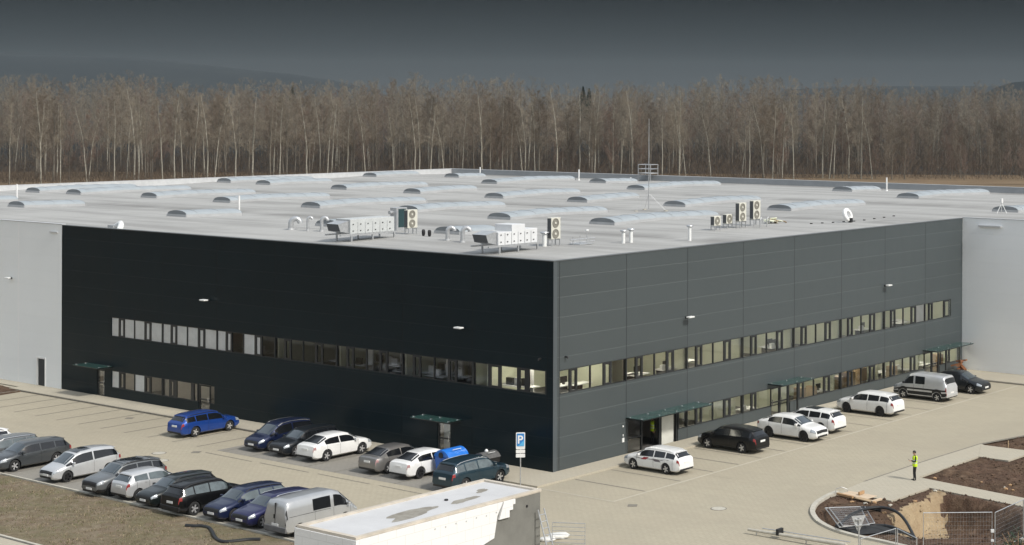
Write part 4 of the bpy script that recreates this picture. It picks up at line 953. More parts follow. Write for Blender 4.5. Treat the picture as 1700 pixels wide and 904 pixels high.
car('wagon', P_['black'], W(-3.95, 11.9), NA, 'black estate with dusty tailgate and silver wheels', GR_, scale=1.04, rails='black')
car('liftback', P_['white'], W(-4.95, 17.1), NMA, 'white saloon-like fastback, the only white car on the right facing the lane', GR_, scale=1.06, rim='rim_dark')
car('wagon', P_['white'], W(-4.3, 20.1), NA, 'white estate with black glass roof behind the outward-facing white fastback', GR_, sunroof=True, scale=1.03, rim='rim_dark', tail='tail')
car('wagon', P_['white'], W(-4.2, 28.5 - 1.0), NA, 'white estate with black wheels standing alone before the silver and black van', GR_, scale=1.07, rim='rim_dark')
car('boxvan', P_['silver_lt'], W(-4.4, 34.9), NA, 'boxy silver van with black lower half near the far doors', GR_, 'parked_van', skirt=3.45, twotone=True, scale=1.02, cat='van')
car('sedan', P_['anthr'], W(-4.75, 39.3), NMA, 'dark blue-black car farthest from the corner, nose towards the lane', GR_, scale=1.08, rails='black')

# ------------------------------------------------------------------ rendered and insulated utility house in the foreground
HZ = 3.3
hs = empty('utility_house', W(-10.66, -20.1), BROT, 'small flat-roofed shell building in the foreground, white insulation boards on half its walls', 'utility building')
hx0, hx1, hy0, hy1 = -1.79, 1.79, -5.5, 5.5          # local x = -a, y = b
render_m = pmat('grey_base_render', (.20, .198, .18), .9, col2=(.145, .143, .13), vscale=.55, bump=.15)
m = MB(); m.box(hx0, hx1, hy0, hy1, -.1, HZ - .02); m.build('wall', render_m, hs)
m = MB(); m.box(hx0 - .02, hx1 + .02, hy0 - .02, hy1 + .02, HZ - .019, HZ + .02)
t = .18
for q in ((hx0 - .04, hx1 + .04, hy0 - .04, hy0 + t), (hx0 - .04, hx1 + .04, hy1 - t, hy1 + .04), (hx0 - .04, hx0 + t, hy0 + t, hy1 - t), (hx1 - t, hx1 + .04, hy0 + t, hy1 - t)): m.box(*q, HZ + .021, HZ + .12)
m.build('parapet', pmat('parapet_board', (.52, .47, .40), .8, var=.15, vscale=1.2, stretch=(1, 1, 1)), hs)
membrane = pmat('roof_membrane_white', (.58, .58, .585), .5, var=.05, vscale=.8)
m = MB(); m.quad((hx0 + t, hy0 + t, HZ + .04), (hx1 - t, hy0 + t, HZ + .04), (hx1 - t, hy1 - t, HZ + .04), (hx0 + t, hy1 - t, HZ + .04)); m.build('roof', membrane, hs)
puddle = pmat('dried_puddle', (.22, .20, .165), .6, col2=(.34, .32, .275), vscale=2.5)
def blob(name, cx, cy, rx, ry, ang, seed, z=HZ + .045):
    r = random.Random(seed); pts = []
    for k in range(26):
        a = 2 * math.pi * k / 26; f = 1 + .22 * math.sin(2 * a + seed) + .16 * math.sin(3 * a + seed * 2) + r.uniform(-.12, .12); x, y = rx * f * math.cos(a), ry * f * math.sin(a)
        pts.append(Vector((cx + x * math.cos(ang) - y * math.sin(ang), cy + x * math.sin(ang) + y * math.cos(ang), z)))
    q = MB(); q.add([Vector((cx, cy, z))] + pts, [(0, i + 1, (i + 1) % 26 + 1) for i in range(26)]); q.build(name, puddle, hs)
blob('roof_stain', .35, -1.1, .45, 1.75, .12, 2); blob('roof_stain', .35, 2.05, .30, .75, .1, 5); blob('roof_stain', -.35, 3.9, .22, .45, .2, 9)
m = MB(); m.tube([(-.25, 1.55, HZ + .04), (-.25, 1.55, HZ + .10)], .09, 12); m.build('roof_outlet', M['black'], hs)
eps = bpy.data.materials.new('insulation_board'); eps.use_nodes = True; tt = eps.node_tree; bb = tt.nodes['Principled BSDF']
tcn = tt.nodes.new('ShaderNodeTexCoord'); s3 = tt.nodes.new('ShaderNodeSeparateXYZ'); tt.links.new(tcn.outputs['Object'], s3.inputs[0]); cb = tt.nodes.new('ShaderNodeCombineXYZ')
tt.links.new(mathn(tt, 'ADD', s3.outputs[0], s3.outputs[1]), cb.inputs[0]); tt.links.new(s3.outputs[2], cb.inputs[1])
br = tt.nodes.new('ShaderNodeTexBrick'); br.inputs['Scale'].default_value = 1; br.inputs['Brick Width'].default_value = 1.0; br.inputs['Row Height'].default_value = .5; br.inputs['Mortar Size'].default_value = .012
br.inputs['Color1'].default_value = (.76, .76, .755, 1); br.inputs['Color2'].default_value = (.74, .74, .74, 1); br.inputs['Mortar'].default_value = (.62, .62, .61, 1)
tt.links.new(cb.outputs[0], br.inputs[0]); tt.links.new(br.outputs[0], bb.inputs['Base Color']); bb.inputs['Roughness'].default_value = .8
m = MB(); q = [(hy0 - .09, -.05), (hy0 - .09, HZ + .0), (2.95, HZ + .0), (2.6, HZ - .55), (2.4, HZ - 1.5), (1.9, HZ - 1.62), (-.1, HZ - 2.2), (-2.5, HZ - 2.6), (-3.2, -.05)]
a_ = [Vector((hx1 + .002, y, z)) for y, z in q]; b_ = [v + Vector((.1, 0, 0)) for v in a_]; n = len(q)
m.add(a_ + b_, [tuple(range(n, 2 * n))] + [(i, (i + 1) % n, n + (i + 1) % n, n + i) for i in range(n)]); m.build('insulation_board', eps, hs)
m = MB(); q = [(3.02, HZ), (3.75, HZ), (3.75, HZ - .22), (3.6, HZ - .22), (3.6, HZ - .45), (3.38, HZ - .45), (3.38, HZ - .75), (2.72, HZ - .75)]
a_ = [Vector((hx1 + .002, y, z)) for y, z in q]; b_ = [v + Vector((.1, 0, 0)) for v in a_]; n = len(q)
m.add(a_ + b_, [tuple(range(n, 2 * n))] + [(i, (i + 1) % n, n + (i + 1) % n, n + i) for i in range(n)]); m.build('insulation_board', eps, hs)
m = MB(); m.box(hx0 - .1, hx1 + .001, hy0 - .1, hy0 - .002, -.05, HZ + .0); m.build('insulation_board', eps, hs)
m = MB(); m.box(.3, .8, hy0 - .13, hy0 - .101, HZ - .85, HZ - .45); m.build('wall_opening_cover', pmat('faded_board', (.45, .46, .47), .7, var=.15, vscale=5), hs)
for y, z in ((4.6, HZ - .5), ):
    m = MB(); m.tube([(hx1 + .001, y, z), (hx1 + .03, y, z)], .06, 10); m.build('wall_pipe_hole', M['black'], hs)
for k in range(7):
    m = MB(); y = -1.2 + k * .62; m.tube([(hx1 + .1, y, HZ - .38 - .03 * (k % 2)), (hx1 + .115, y, HZ - .38 - .03 * (k % 2))], .035, 8); m.build('board_anchor', M['galv'], hs)

# ------------------------------------------------------------------ things on the ground by the house
def ladder():
    r_ = empty('ladder', W(-13.05, -14.75), BROT, 'pale ladder leaning at the far corner of the shell building', 'ladder')
    tops = []
    for y in (-.2, .2):
        m = MB(); m.tube([(.45, y, 0), (-.42, y, 2.55)], .035, 6); m.build('rail', M['galv'], r_)
    for k in range(8):
        f = .1 + k * .115; x = .45 - .87 * f; m = MB(); m.tube([(x, -.2, 2.55 * f), (x, .2, 2.55 * f)], .022, 6); m.build('rung', M['galv'], r_)
ladder()
def barrier(loc, rz, label, w=1.6, h=1.15, nbar=4, tilt=0):
    r_ = empty('crowd_barrier', loc, rz, label, 'barrier')
    m = MB(); m.tube([(-w / 2, 0, .05), (-w / 2, 0, h), (w / 2, 0, h), (w / 2, 0, .05)], .022, 6); m.tube([(-w / 2, 0, .2), (w / 2, 0, .2)], .016, 6); m.build('frame', M['galv'], r_)
    for k in range(nbar):
        z = .2 + (h - .2) * (k + 1) / (nbar + 1); m = MB(); m.tube([(-w / 2, 0, z), (w / 2, 0, z)], .014, 5); m.build('bar', M['galv'], r_)
    for x in (-w * .35, w * .35):
        m = MB(); m.tube([(x, -.25, .02), (x, .25, .02)], .02, 5); m.build('foot', M['galv'], r_)
p = at(944, 908); barrier(p, R(-8), 'thin pale rail barrier standing on the paving right of the ladder')
def sack(loc, rz, label, s=1.0):
    m = MB(); K, J = 14, 8; vs = []
    for j in range(J + 1):
        v = -1 + 2 * j / J; cr_ = math.sqrt(max(0, 1 - abs(v) ** 4))
        for k in range(K):
            a = 2 * math.pi * k / K; ca, sa = math.cos(a), math.sin(a)
            vs.append((v * .42, math.copysign(abs(ca) ** .6, ca) * .25 * (cr_ * .8 + .2), .1 + math.copysign(abs(sa) ** .7, sa) * .1 * cr_ + .015 * math.sin(7 * a + j)))
    m.add(vs, [(j * K + k, j * K + (k + 1) % K, (j + 1) * K + (k + 1) % K, (j + 1) * K + k) for j in range(J) for k in range(K)]); o = m.build('sack', pmat('white_sack', (.70, .70, .68), .8, var=.1, vscale=5), None, smooth=True, ang=60)
    o.location = loc; o.rotation_euler = (0, 0, rz); o.scale = (s,) * 3; tag(o, label, 'sack', 'white sacks beside the ladder')
sack(at(928, 893), R(22), 'larger white sack lying before the pale barrier', 1.25); sack(at(909, 898), R(8), 'smaller white sack nearest the ladder', .95)

def sign_plate(name, pts, th, mat, parent, y=0.0):
    m = MB(); n = len(pts); a = [Vector((x, y - th / 2, z)) for x, z in pts]; b = [Vector((x, y + th / 2, z)) for x, z in pts]
    m.add(a + b, [tuple(range(n)), tuple(range(n, 2 * n))[::-1]] + [(i, n + i, n + (i + 1) % n, (i + 1) % n) for i in range(n)]); return m.build(name, mat, parent)
def rrect(x0, x1, z0, z1, r, k=4):
    out = []
    for cx, cz, a0 in ((x1 - r, z1 - r, 0), (x0 + r, z1 - r, 90), (x0 + r, z0 + r, 180), (x1 - r, z0 + r, 270)):
        for i in range(k + 1): a = R(a0 + 90 * i / k); out.append((cx + r * math.cos(a), cz + r * math.sin(a)))
    return out[::-1]
# parking sign, its face turned to the camera side
sg = empty('parking_sign', W(-.69, -3.42), R(6), 'blue and white parking sign with two white plates on a grey pole', 'road sign')
m = MB(); m.tube([(0, .05, 0), (0, .05, 2.95)], .032, 10); m.build('pole', M['galv'], sg)
blue = pmat('sign_blue', (.03, .22, .58), .4, var=.04); blue2 = pmat('sign_light_blue', (.10, .42, .72), .4, var=.04)
sign_plate('sign_border', rrect(-.25, .25, 2.05, 2.98, .05), .02, M['white'], sg)
sign_plate('sign_field', rrect(-.20, .20, 2.22, 2.92, .03), .012, blue, sg, -.018)
sign_plate('sign_accent', [(-.12, 2.24), (.19, 2.55), (.19, 2.24)][::-1], .006, blue2, sg, -.028)
cu = bpy.data.curves.new('letter', 'FONT'); cu.body = 'P'; cu.size = .62; cu.extrude = .006; cu.offset = .012; cu.align_x = 'CENTER'; cu.materials.append(M['white'])
tmp_ = bpy.data.objects.new('tmp', cu); COL.objects.link(tmp_); bpy.context.view_layer.update(); lm = bpy.data.meshes.new_from_object(tmp_.evaluated_get(bpy.context.evaluated_depsgraph_get())); bpy.data.objects.remove(tmp_)
if not lm.materials: lm.materials.append(M['white'])
o = bpy.data.objects.new('letter', lm); COL.objects.link(o); o.parent = sg; o.location = (-.02, -.034, 2.38); o.rotation_euler = (R(90), 0, 0)
sign_plate('lower_plate', rrect(-.25, .25, 1.84, 2.02, .02), .02, M['white'], sg); sign_plate('lower_plate', rrect(-.25, .25, 1.60, 1.80, .02), .02, M['white'], sg)
# give-way sign seen from behind
yp = at(1426, 885, 1.9); ys_ = empty('give_way_sign', (yp.x, yp.y, 0), R(24), 'grey back of a triangular give-way sign in front of the planting island', 'road sign')
m = MB(); m.tube([(0, 0, 0), (0, 0, 2.62)], .033, 10); m.build('pole', M['galv'], ys_)
sign_plate('sign_plate', [(-.36, 2.68), (.36, 2.68), (.045, 1.98), (-.045, 1.98)], .02, pmat('sign_back', (.46, .47, .475), .45, .4, var=.08, vscale=5), ys_, .05)
for z in (2.25, 2.52):
    m = MB(); m.box(-.16, .16, -.04, .04, z - .02, z + .02); m.build('bracket', M['galv'], ys_)
# boom lying across the lower edge
bp0, bp1 = at(1242, 886), at(1405, 915)
m = MB(); d = (bp1 - bp0)
bo = empty('barrier_boom', bp0, math.atan2(d.y, d.x), 'long pale barrier boom low over the paving at the lower edge', 'barrier')
Lb = d.length
m = MB(); m.tube([(0, 0, .22), (Lb, 0, .30)], [.07, .10], 10); m.build('boom', M['kerb'], bo, smooth=True)
m = MB(); m.tube([(.6, .35, .30), (Lb, .38, .36)], .025, 6); m.build('rail', M['galv'], bo)
m = MB(); m.box(Lb * .30, Lb * .30 + .16, -.1, .36, .18, .50); m.build('clamp', M['black'], bo, bevel=.02)
for x in (.5, Lb * .6):
    m = MB(); m.tube([(x, 0, 0), (x, 0, .2)], .03, 6); m.build('support', M['galv'], bo)
# manhole covers
for i, (x, y, lab) in enumerate(((1193, 844, 'round pale manhole cover in the open paving before the white striped estate'), (264, 752, 'manhole cover between the two left parking rows, upper of the two'), (268, 764.5, 'manhole cover between the two left parking rows, lower of the two'))):
    p = at(x, y); r_ = empty('manhole_cover', p, 0, lab, 'manhole cover', 'manhole covers in the paving')
    m = MB(); m.lathe([(.30, .012), (.42, .014), (.44, .003)], 28); m.build('ring', M['darkline'], r_); m = MB(); m.lathe([(.001, .016), (.37, .016), (.375, .006)], 28); m.build('lid', M['kerb'], r_)
for i, (x, y) in enumerate(((523, 833 - 60), (1050, 839), (304, 693), (215, 694))):
    p = at(x, y) if i != 0 else W(21.5, -8.2)
    m = MB(); m.box(p.x - .25, p.x + .25, p.y - .25, p.y + .25, .004, .014); o = m.build('drain_grate', M['darkline']); tag(o, ['square drain grate in the lane behind the grey bays', 'square drain grate in the open paving left of the manhole', 'drain grate in the empty bay nearest the blue estate', 'drain grate in an empty bay left of the blue estate'][i], 'drain grate', 'square drain grates')
# waste containers between the white fastback and the petrol blue car
def container(loc, rz, label, body, lid, sc=1.0):
    r_ = empty('waste_container', loc, rz, label, 'waste container', 'waste containers by the dark wall'); r_.scale = (sc,) * 3
    m = MB(); vs = [(x * (.62 if z < .5 else .68), y * (.40 if z < .5 else .52), z) for z in (.18, 1.05) for x, y in ((-1, -1), (1, -1), (1, 1), (-1, 1))]
    m.add(vs, [(0, 3, 2, 1), (4, 5, 6, 7), (0, 1, 5, 4), (1, 2, 6, 5), (2, 3, 7, 6), (3, 0, 4, 7)]); m.build('body', body, r_, bevel=.03)
    m = MB(); K = 10; prof = [(-.56 + 1.12 * k / K, 1.06 + .36 * math.sin(math.pi * k / K) ** .7) for k in range(K + 1)]
    vs = [(x, y, z) for x in (-.70, .70) for y, z in prof]; n = K + 1
    m.add(vs, [tuple(range(n)), tuple(range(n, 2 * n))[::-1]] + [(i, n + i, n + i + 1, i + 1) for i in range(K)] + [(0, K, n + K, n)]); m.build('lid', lid, r_, smooth=True, bevel=.02)
    m = MB()
    m.tube([(-.71, 0, 1.15), (-.75, 0, 1.15)], .15, 14); m.build('lid_opening', M['black'], r_)
    m = MB(); m.tube([(-.3, -.40, 1.40), (.3, -.40, 1.40)], .018, 6); m.build('lid_handle', M['white_metal'], r_)
    for x, y in ((-.5, -.34), (.5, -.34), (.5, .34), (-.5, .34)):
        m = MB(); m.tube([(x, y - .03, .09), (x, y + .03, .09)], .09, 12); m.build('castor', M['rubber'], r_)
bb1 = pmat('blue_container_plastic', (.01, .12, .50), .35, var=.06); bb2 = pmat('blue_container_lid', (.02, .17, .62), .3, var=.06)
container(W(4.35, -3.75), NB, 'bright blue waste container between white fastback and petrol blue car', bb1, bb2, 1.12)
container(W(3.1, -2.15), NB, 'dark waste container with dusty lid nearest the glass-roofed door', M['black'], pmat('dusty_lid', (.10, .10, .10), .6, var=.3, vscale=4), .9)
m = MB(); m.lathe([(.001, 0), (.10, 0), (.11, .05), (.06, .13), (.001, .15)], 12); o = m.build('plastic_bag', M['white'], None, smooth=True); o.location = W(3.1, -2.2, 1.27); tag(o, 'small white bag on the dark waste container', 'bag')
# things stacked by the far door
r_ = empty('wood_stack', W(-.75, 46.6, .1), BROT, 'reddish brown offcuts heaped against the wall by the far doors', 'wood')
rb_ = pmat('red_brown_wood', (.26, .11, .05), .7, var=.2, vscale=3)
for k in range(7):
    rr = random.Random(k); m = MB(); m.box(-.45, .45, -.07, .07, 0, .09); o = m.build('offcut', rb_, r_); o.location = (rr.uniform(-.15, .15), rr.uniform(-.35, .35), .06 + k * .13); o.rotation_euler = (rr.uniform(-.3, .3), rr.uniform(-.4, .4), rr.uniform(0, 3.1)); o.scale = (1, 1.6, 1.4)

# ------------------------------------------------------------------ planting island: fallen fence, pipes, timber, site fence
mesh_m = pmat('fence_mesh_wire', (.45, .46, .47), .45, .5, var=.08)
def fence_panel(p0, p1, label, h=2.0, base=.06, name='site_fence', dens=14, group='mobile site fence panels'):
    "p0, p1: the feet of the panel"
    d = p1 - p0; w = d.length; r_ = empty(name, (p0.x, p0.y, 0), math.atan2(d.y, d.x), label, 'fence panel', group)
    m = MB(); m.tube([(0, 0, base), (0, 0, h), (w, 0, h), (w, 0, base)], .024, 8); m.tube([(0, 0, base + .12), (w, 0, base + .12)], .018, 6); m.build('frame', M['galv'], r_)
    m = MB(); n = int(w / .13)
    for k in range(1, n): x = w * k / n; m.box(x - .002, x + .002, -.002, .002, base + .12, h - .02)
    for k in range(1, 9): z = base + .12 + (h - base - .14) * k / 9; m.box(.02, w - .02, .0025, .0055, z - .002, z + .002)
    m.build('wire_mesh', mesh_m, r_)
    return r_
def foot(p, label):
    m = MB(); m.box(-.36, .36, -.11, .11, 0, .13); o = m.build('concrete_block', M['kerb'], None, bevel=.02); o.location = (p.x, p.y, p.z - .02); o.rotation_euler = (0, 0, R(60)); tag(o, label, 'fence foot', 'concrete fence feet')
def ft(px, py): q = at(px, py, 2.0); return Vector((q.x, q.y, 0))
T = [ft(1429, 894), ft(1487, 877), ft(1533, 851), ft(1647, 850), ft(1652, 850.5), ft(1699, 829), ft(1770, 800)]
fence_panel(T[0], T[1], 'site fence panel just right of the give-way sign'); q = ft(1522, 893); fence_panel(T[1] + Vector((.08, 0, 0)), q, 'short site fence panel running towards the camera from the give-way sign')
fence_panel(T[2], T[3], 'site fence panel standing in front of the sand and the dark pit'); fence_panel(T[4], T[5], 'site fence panel at the right picture edge, right of the clamped joint')
fence_panel(T[5] + Vector((.06, .02, 0)), T[6], 'site fence panel mostly outside the right picture edge')
m = MB(); m.box(-.06, .10, -.05, .05, 1.05, 1.2); m.box(-.05, .09, -.05, .05, .62, .72); o = m.build('fence_coupling', M['white_metal'], None, bevel=.01); o.location = T[3]; tag(o, 'pale clamps joining two fence panels before the dark pit', 'clamp')
for p, l in ((T[1], 'concrete foot at the panel joint near the give-way sign'), (T[2], 'concrete foot under the fence post before the sand'), (T[3], 'concrete foot under the clamped fence joint'), (T[5], 'concrete foot under the fence post at the right edge')): foot(p, l)
# fallen panels
def lying(corners, label, z=.28, tint=None):
    P = [at(x, y, z) for x, y in corners]; r_ = empty('fallen_fence', P[0], 0, label, 'fence panel', 'fallen fence panels'); o0 = P[0]; Q = [p - o0 for p in P]
    m = MB(); m.tube(Q + [Q[0]], .028, 8); m.build('frame', M['galv'], r_)
    m = MB()
    for k in range(1, 24):
        f = k / 24; a = Q[0].lerp(Q[1], f); b = Q[3].lerp(Q[2], f); m.tube([a, b], .004, 3, caps=False)
    for k in range(1, 10):
        f = k / 10; a = Q[0].lerp(Q[3], f); b = Q[1].lerp(Q[2], f); m.tube([a + Vector((0, 0, .006)), b + Vector((0, 0, .006))], .004, 3, caps=False)
    m.build('wire_mesh', mesh_m, r_)
lying([(1370, 843), (1436, 841), (1452, 868), (1394, 875)], 'fence panel lying flat inside the kerb curve'); lying([(1376, 842.5), (1428, 841), (1443, 871), (1400, 873.5)], 'second fence panel lying on the first inside the kerb curve', z=.36)
# geotextile under it, black drainage pipe
pipe_m = pmat('black_drainage_pipe', (.016, .017, .018), .45, var=.15, vscale=5)
def pipe(name, px, label, r=.09, z=.22, group='black drainage pipes'):
    P = smooth([at(x, y, z) + Vector((0, 0, dz)) for x, y, dz in px], 8); o0 = P[0].copy(); m = MB()
    rr = [r * (1 + .07 * (k % 2)) for k in range(len(P))]; m.tube([p - o0 for p in P], rr, 10); o = m.build(name, pipe_m, None, smooth=True); o.location = o0; tag(o, label, 'pipe', group)
pipe('drainage_pipe', [(1394, 871, 0), (1412, 858, .1), (1440, 849, .15), (1465, 847, .15), (1487, 852, .1), (1503, 864, 0), (1519, 890, -.1)], 'black drainage pipe arching from the fallen panels over the sand', .075)
pipe('drainage_pipe', [(1388, 872, 0), (1405, 878, 0), (1430, 875, 0), (1455, 872, 0), (1478, 874, 0), (1500, 883, 0), (1517, 890, 0)], 'lower black drainage pipe running beside the kerb towards the sand', .08, .12)
pipe('drainage_pipe', [(1428, 843.5, 0), (1445, 844, 0), (1462, 846, 0)], 'short black pipe end behind the fallen fence panels', .11, .2)
pipe('drainage_pipe', [(308, 872, 0), (322, 873, 0), (335, 873, 0), (347, 876, 0), (352, 882, 0), (356, 890, 0), (362, 896, 0), (372, 899, 0), (390, 898, 0), (412, 895.5, 0), (432, 895, 0)], 'black hose snaking over the rough lawn before the parked cars', .085, .06)
m = MB(); P = [at(*p, .10) for p in ((1393, 876), (1430, 868), (1470, 870), (1500, 885), (1470, 882), (1430, 886))]; c = sum(P, Vector()) / 6
m.add([Vector((c.x, c.y, .2))] + [Vector((p.x, p.y, .07)) for p in P], [(0, i + 1, (i + 1) % 6 + 1) for i in range(6)]); o = m.build('geotextile_sheet', pmat('black_geotextile', (.02, .021, .022), .8, var=.3, vscale=4)); tag(o, 'crumpled black sheet on the soil beneath the fallen panels', 'sheet')
def plank(px0, px1, w, h, label, mat=None, z=.10, name='plank'):
    a, b = at(*px0, z), at(*px1, z); d = b - a; m = MB(); m.box(0, d.length, -w / 2, w / 2, 0, h); o = m.build(name, mat or M['wood'], None, bevel=.006); o.location = a; o.rotation_euler = (0, 0, math.atan2(d.y, d.x)); tag(o, label, 'timber', 'timber on the island edge'); return o
ply = pmat('pale_plywood', (.58, .46, .33), .7, var=.08, vscale=2)
plank((1402, 818), (1448, 826), .95, .03, 'wide pale plywood sheet at the edge of the island', ply, .12, 'plywood_sheet'); plank((1422, 826.5), (1448, 833), .35, .05, 'narrow board in front of the plywood sheet', None, .14)
plank((1447, 834), (1463, 829.5), .14, .10, 'short pale beam beside the plywood sheet', ply, .13); plank((1390, 821), (1416, 827), .16, .12, 'dark beam under the left end of the plywood', M['card'], .10)
plank((1426, 821.5), (1434, 818.5), .10, .16, 'small block standing on the plywood sheet', M['card'], .17, 'wood_block')
m = MB(); m.tube([(-.35, 0, 0), (-.3, 0, .32), (0, 0, .42), (.3, 0, .32), (.35, 0, 0)], .015, 6); o = m.build('wire_hoop', M['galv']); o.location = at(1397, 821); tag(o, 'thin wire hoop standing on the island tip', 'hoop')
# pit debris
for k in range(46):
    r = random.Random(100 + k); x = r.uniform(1392, 1700); y = r.uniform(790, 900); p = at(x, y)
    a = np.array([[p.x]]); 
    if max(pdist(a, np.array([[p.y]]), b)[0, 0] for b in beds) < .25 or pdist(a, np.array([[p.y]]), pit_c)[0, 0] > -.1: continue
    ix = int((p.x - SX0) / (SX1 - SX0) * (nx - 1)); iy = int((p.y - SY0) / (SY1 - SY0) * (ny - 1))
    if not (0 <= ix < nx and 0 <= iy < ny): continue
    m = MB(); s_ = r.uniform(.07, .16); bm = bmesh.new(); bmesh.ops.create_icosphere(bm, subdivisions=1, radius=s_)
    for v in bm.verts: v.co *= r.uniform(.7, 1.2)
    for v in bm.verts: v.co.z *= .6
    me = bpy.data.meshes.new('stone'); bm.to_mesh(me); bm.free(); me.materials.append(M['card'] if k % 3 else M['kerb']); o = bpy.data.objects.new('stone', me); COL.objects.link(o); o.location = (p.x, p.y, float(Z[iy, ix]) + .02)
    tag(o, 'clod or stone lying loose on the turned soil of the island beds', 'stone', 'stones and clods on the soil beds')
# small bright marker in the upper bed
p = at(1674, 743); m = MB(); m.tube([p - p, Vector((0, 0, .45))], .03, 6); o = m.build('marker_stake', M['wood']); o.location = p; tag(o, 'short pale stake in the upper soil bed', 'stake')
# evergreen shrub at the lower right corner
def shrub(loc, label, n=900, rad=1.0):
    r = np.random.default_rng(11); V = []; F = []
    r_ = empty('evergreen_shrub', loc, 0, label, 'shrub')
    st = MB()
    for k in range(9):
        a = k * .7; st.tube([(0, 0, 0), (.4 * math.cos(a), .4 * math.sin(a), .7), (.75 * math.cos(a), .75 * math.sin(a), 1.25)], [.03, .02, .008], 5)
    st.build('stem', M['card'], r_)
    for k in range(n):
        d = r.normal(size=3); d /= np.linalg.norm(d); d[2] = abs(d[2]); c = d * rad * r.uniform(.45, 1.05) ** .6 * (1 + .25 * math.sin(5 * math.atan2(d[1], d[0]))); c[2] = c[2] * 1.25 + .15
        u = r.normal(size=3); u /= np.linalg.norm(u); v = np.cross(u, d); s_ = r.uniform(.05, .10); i = len(V)
        V += [c - u * s_, c + v * s_ * .45, c + u * s_, c - v * s_ * .45]; F.append((i, i + 1, i + 2, i + 3))
    raw_mesh('foliage', V, F, pmat('evergreen_leaf', (.022, .045, .018), .5, var=.4, vscale=8), r_)
q = at(1690, 889, 1.2); shrub((q.x, q.y, 0), 'dark evergreen shrub cut by the lower right corner of the picture')

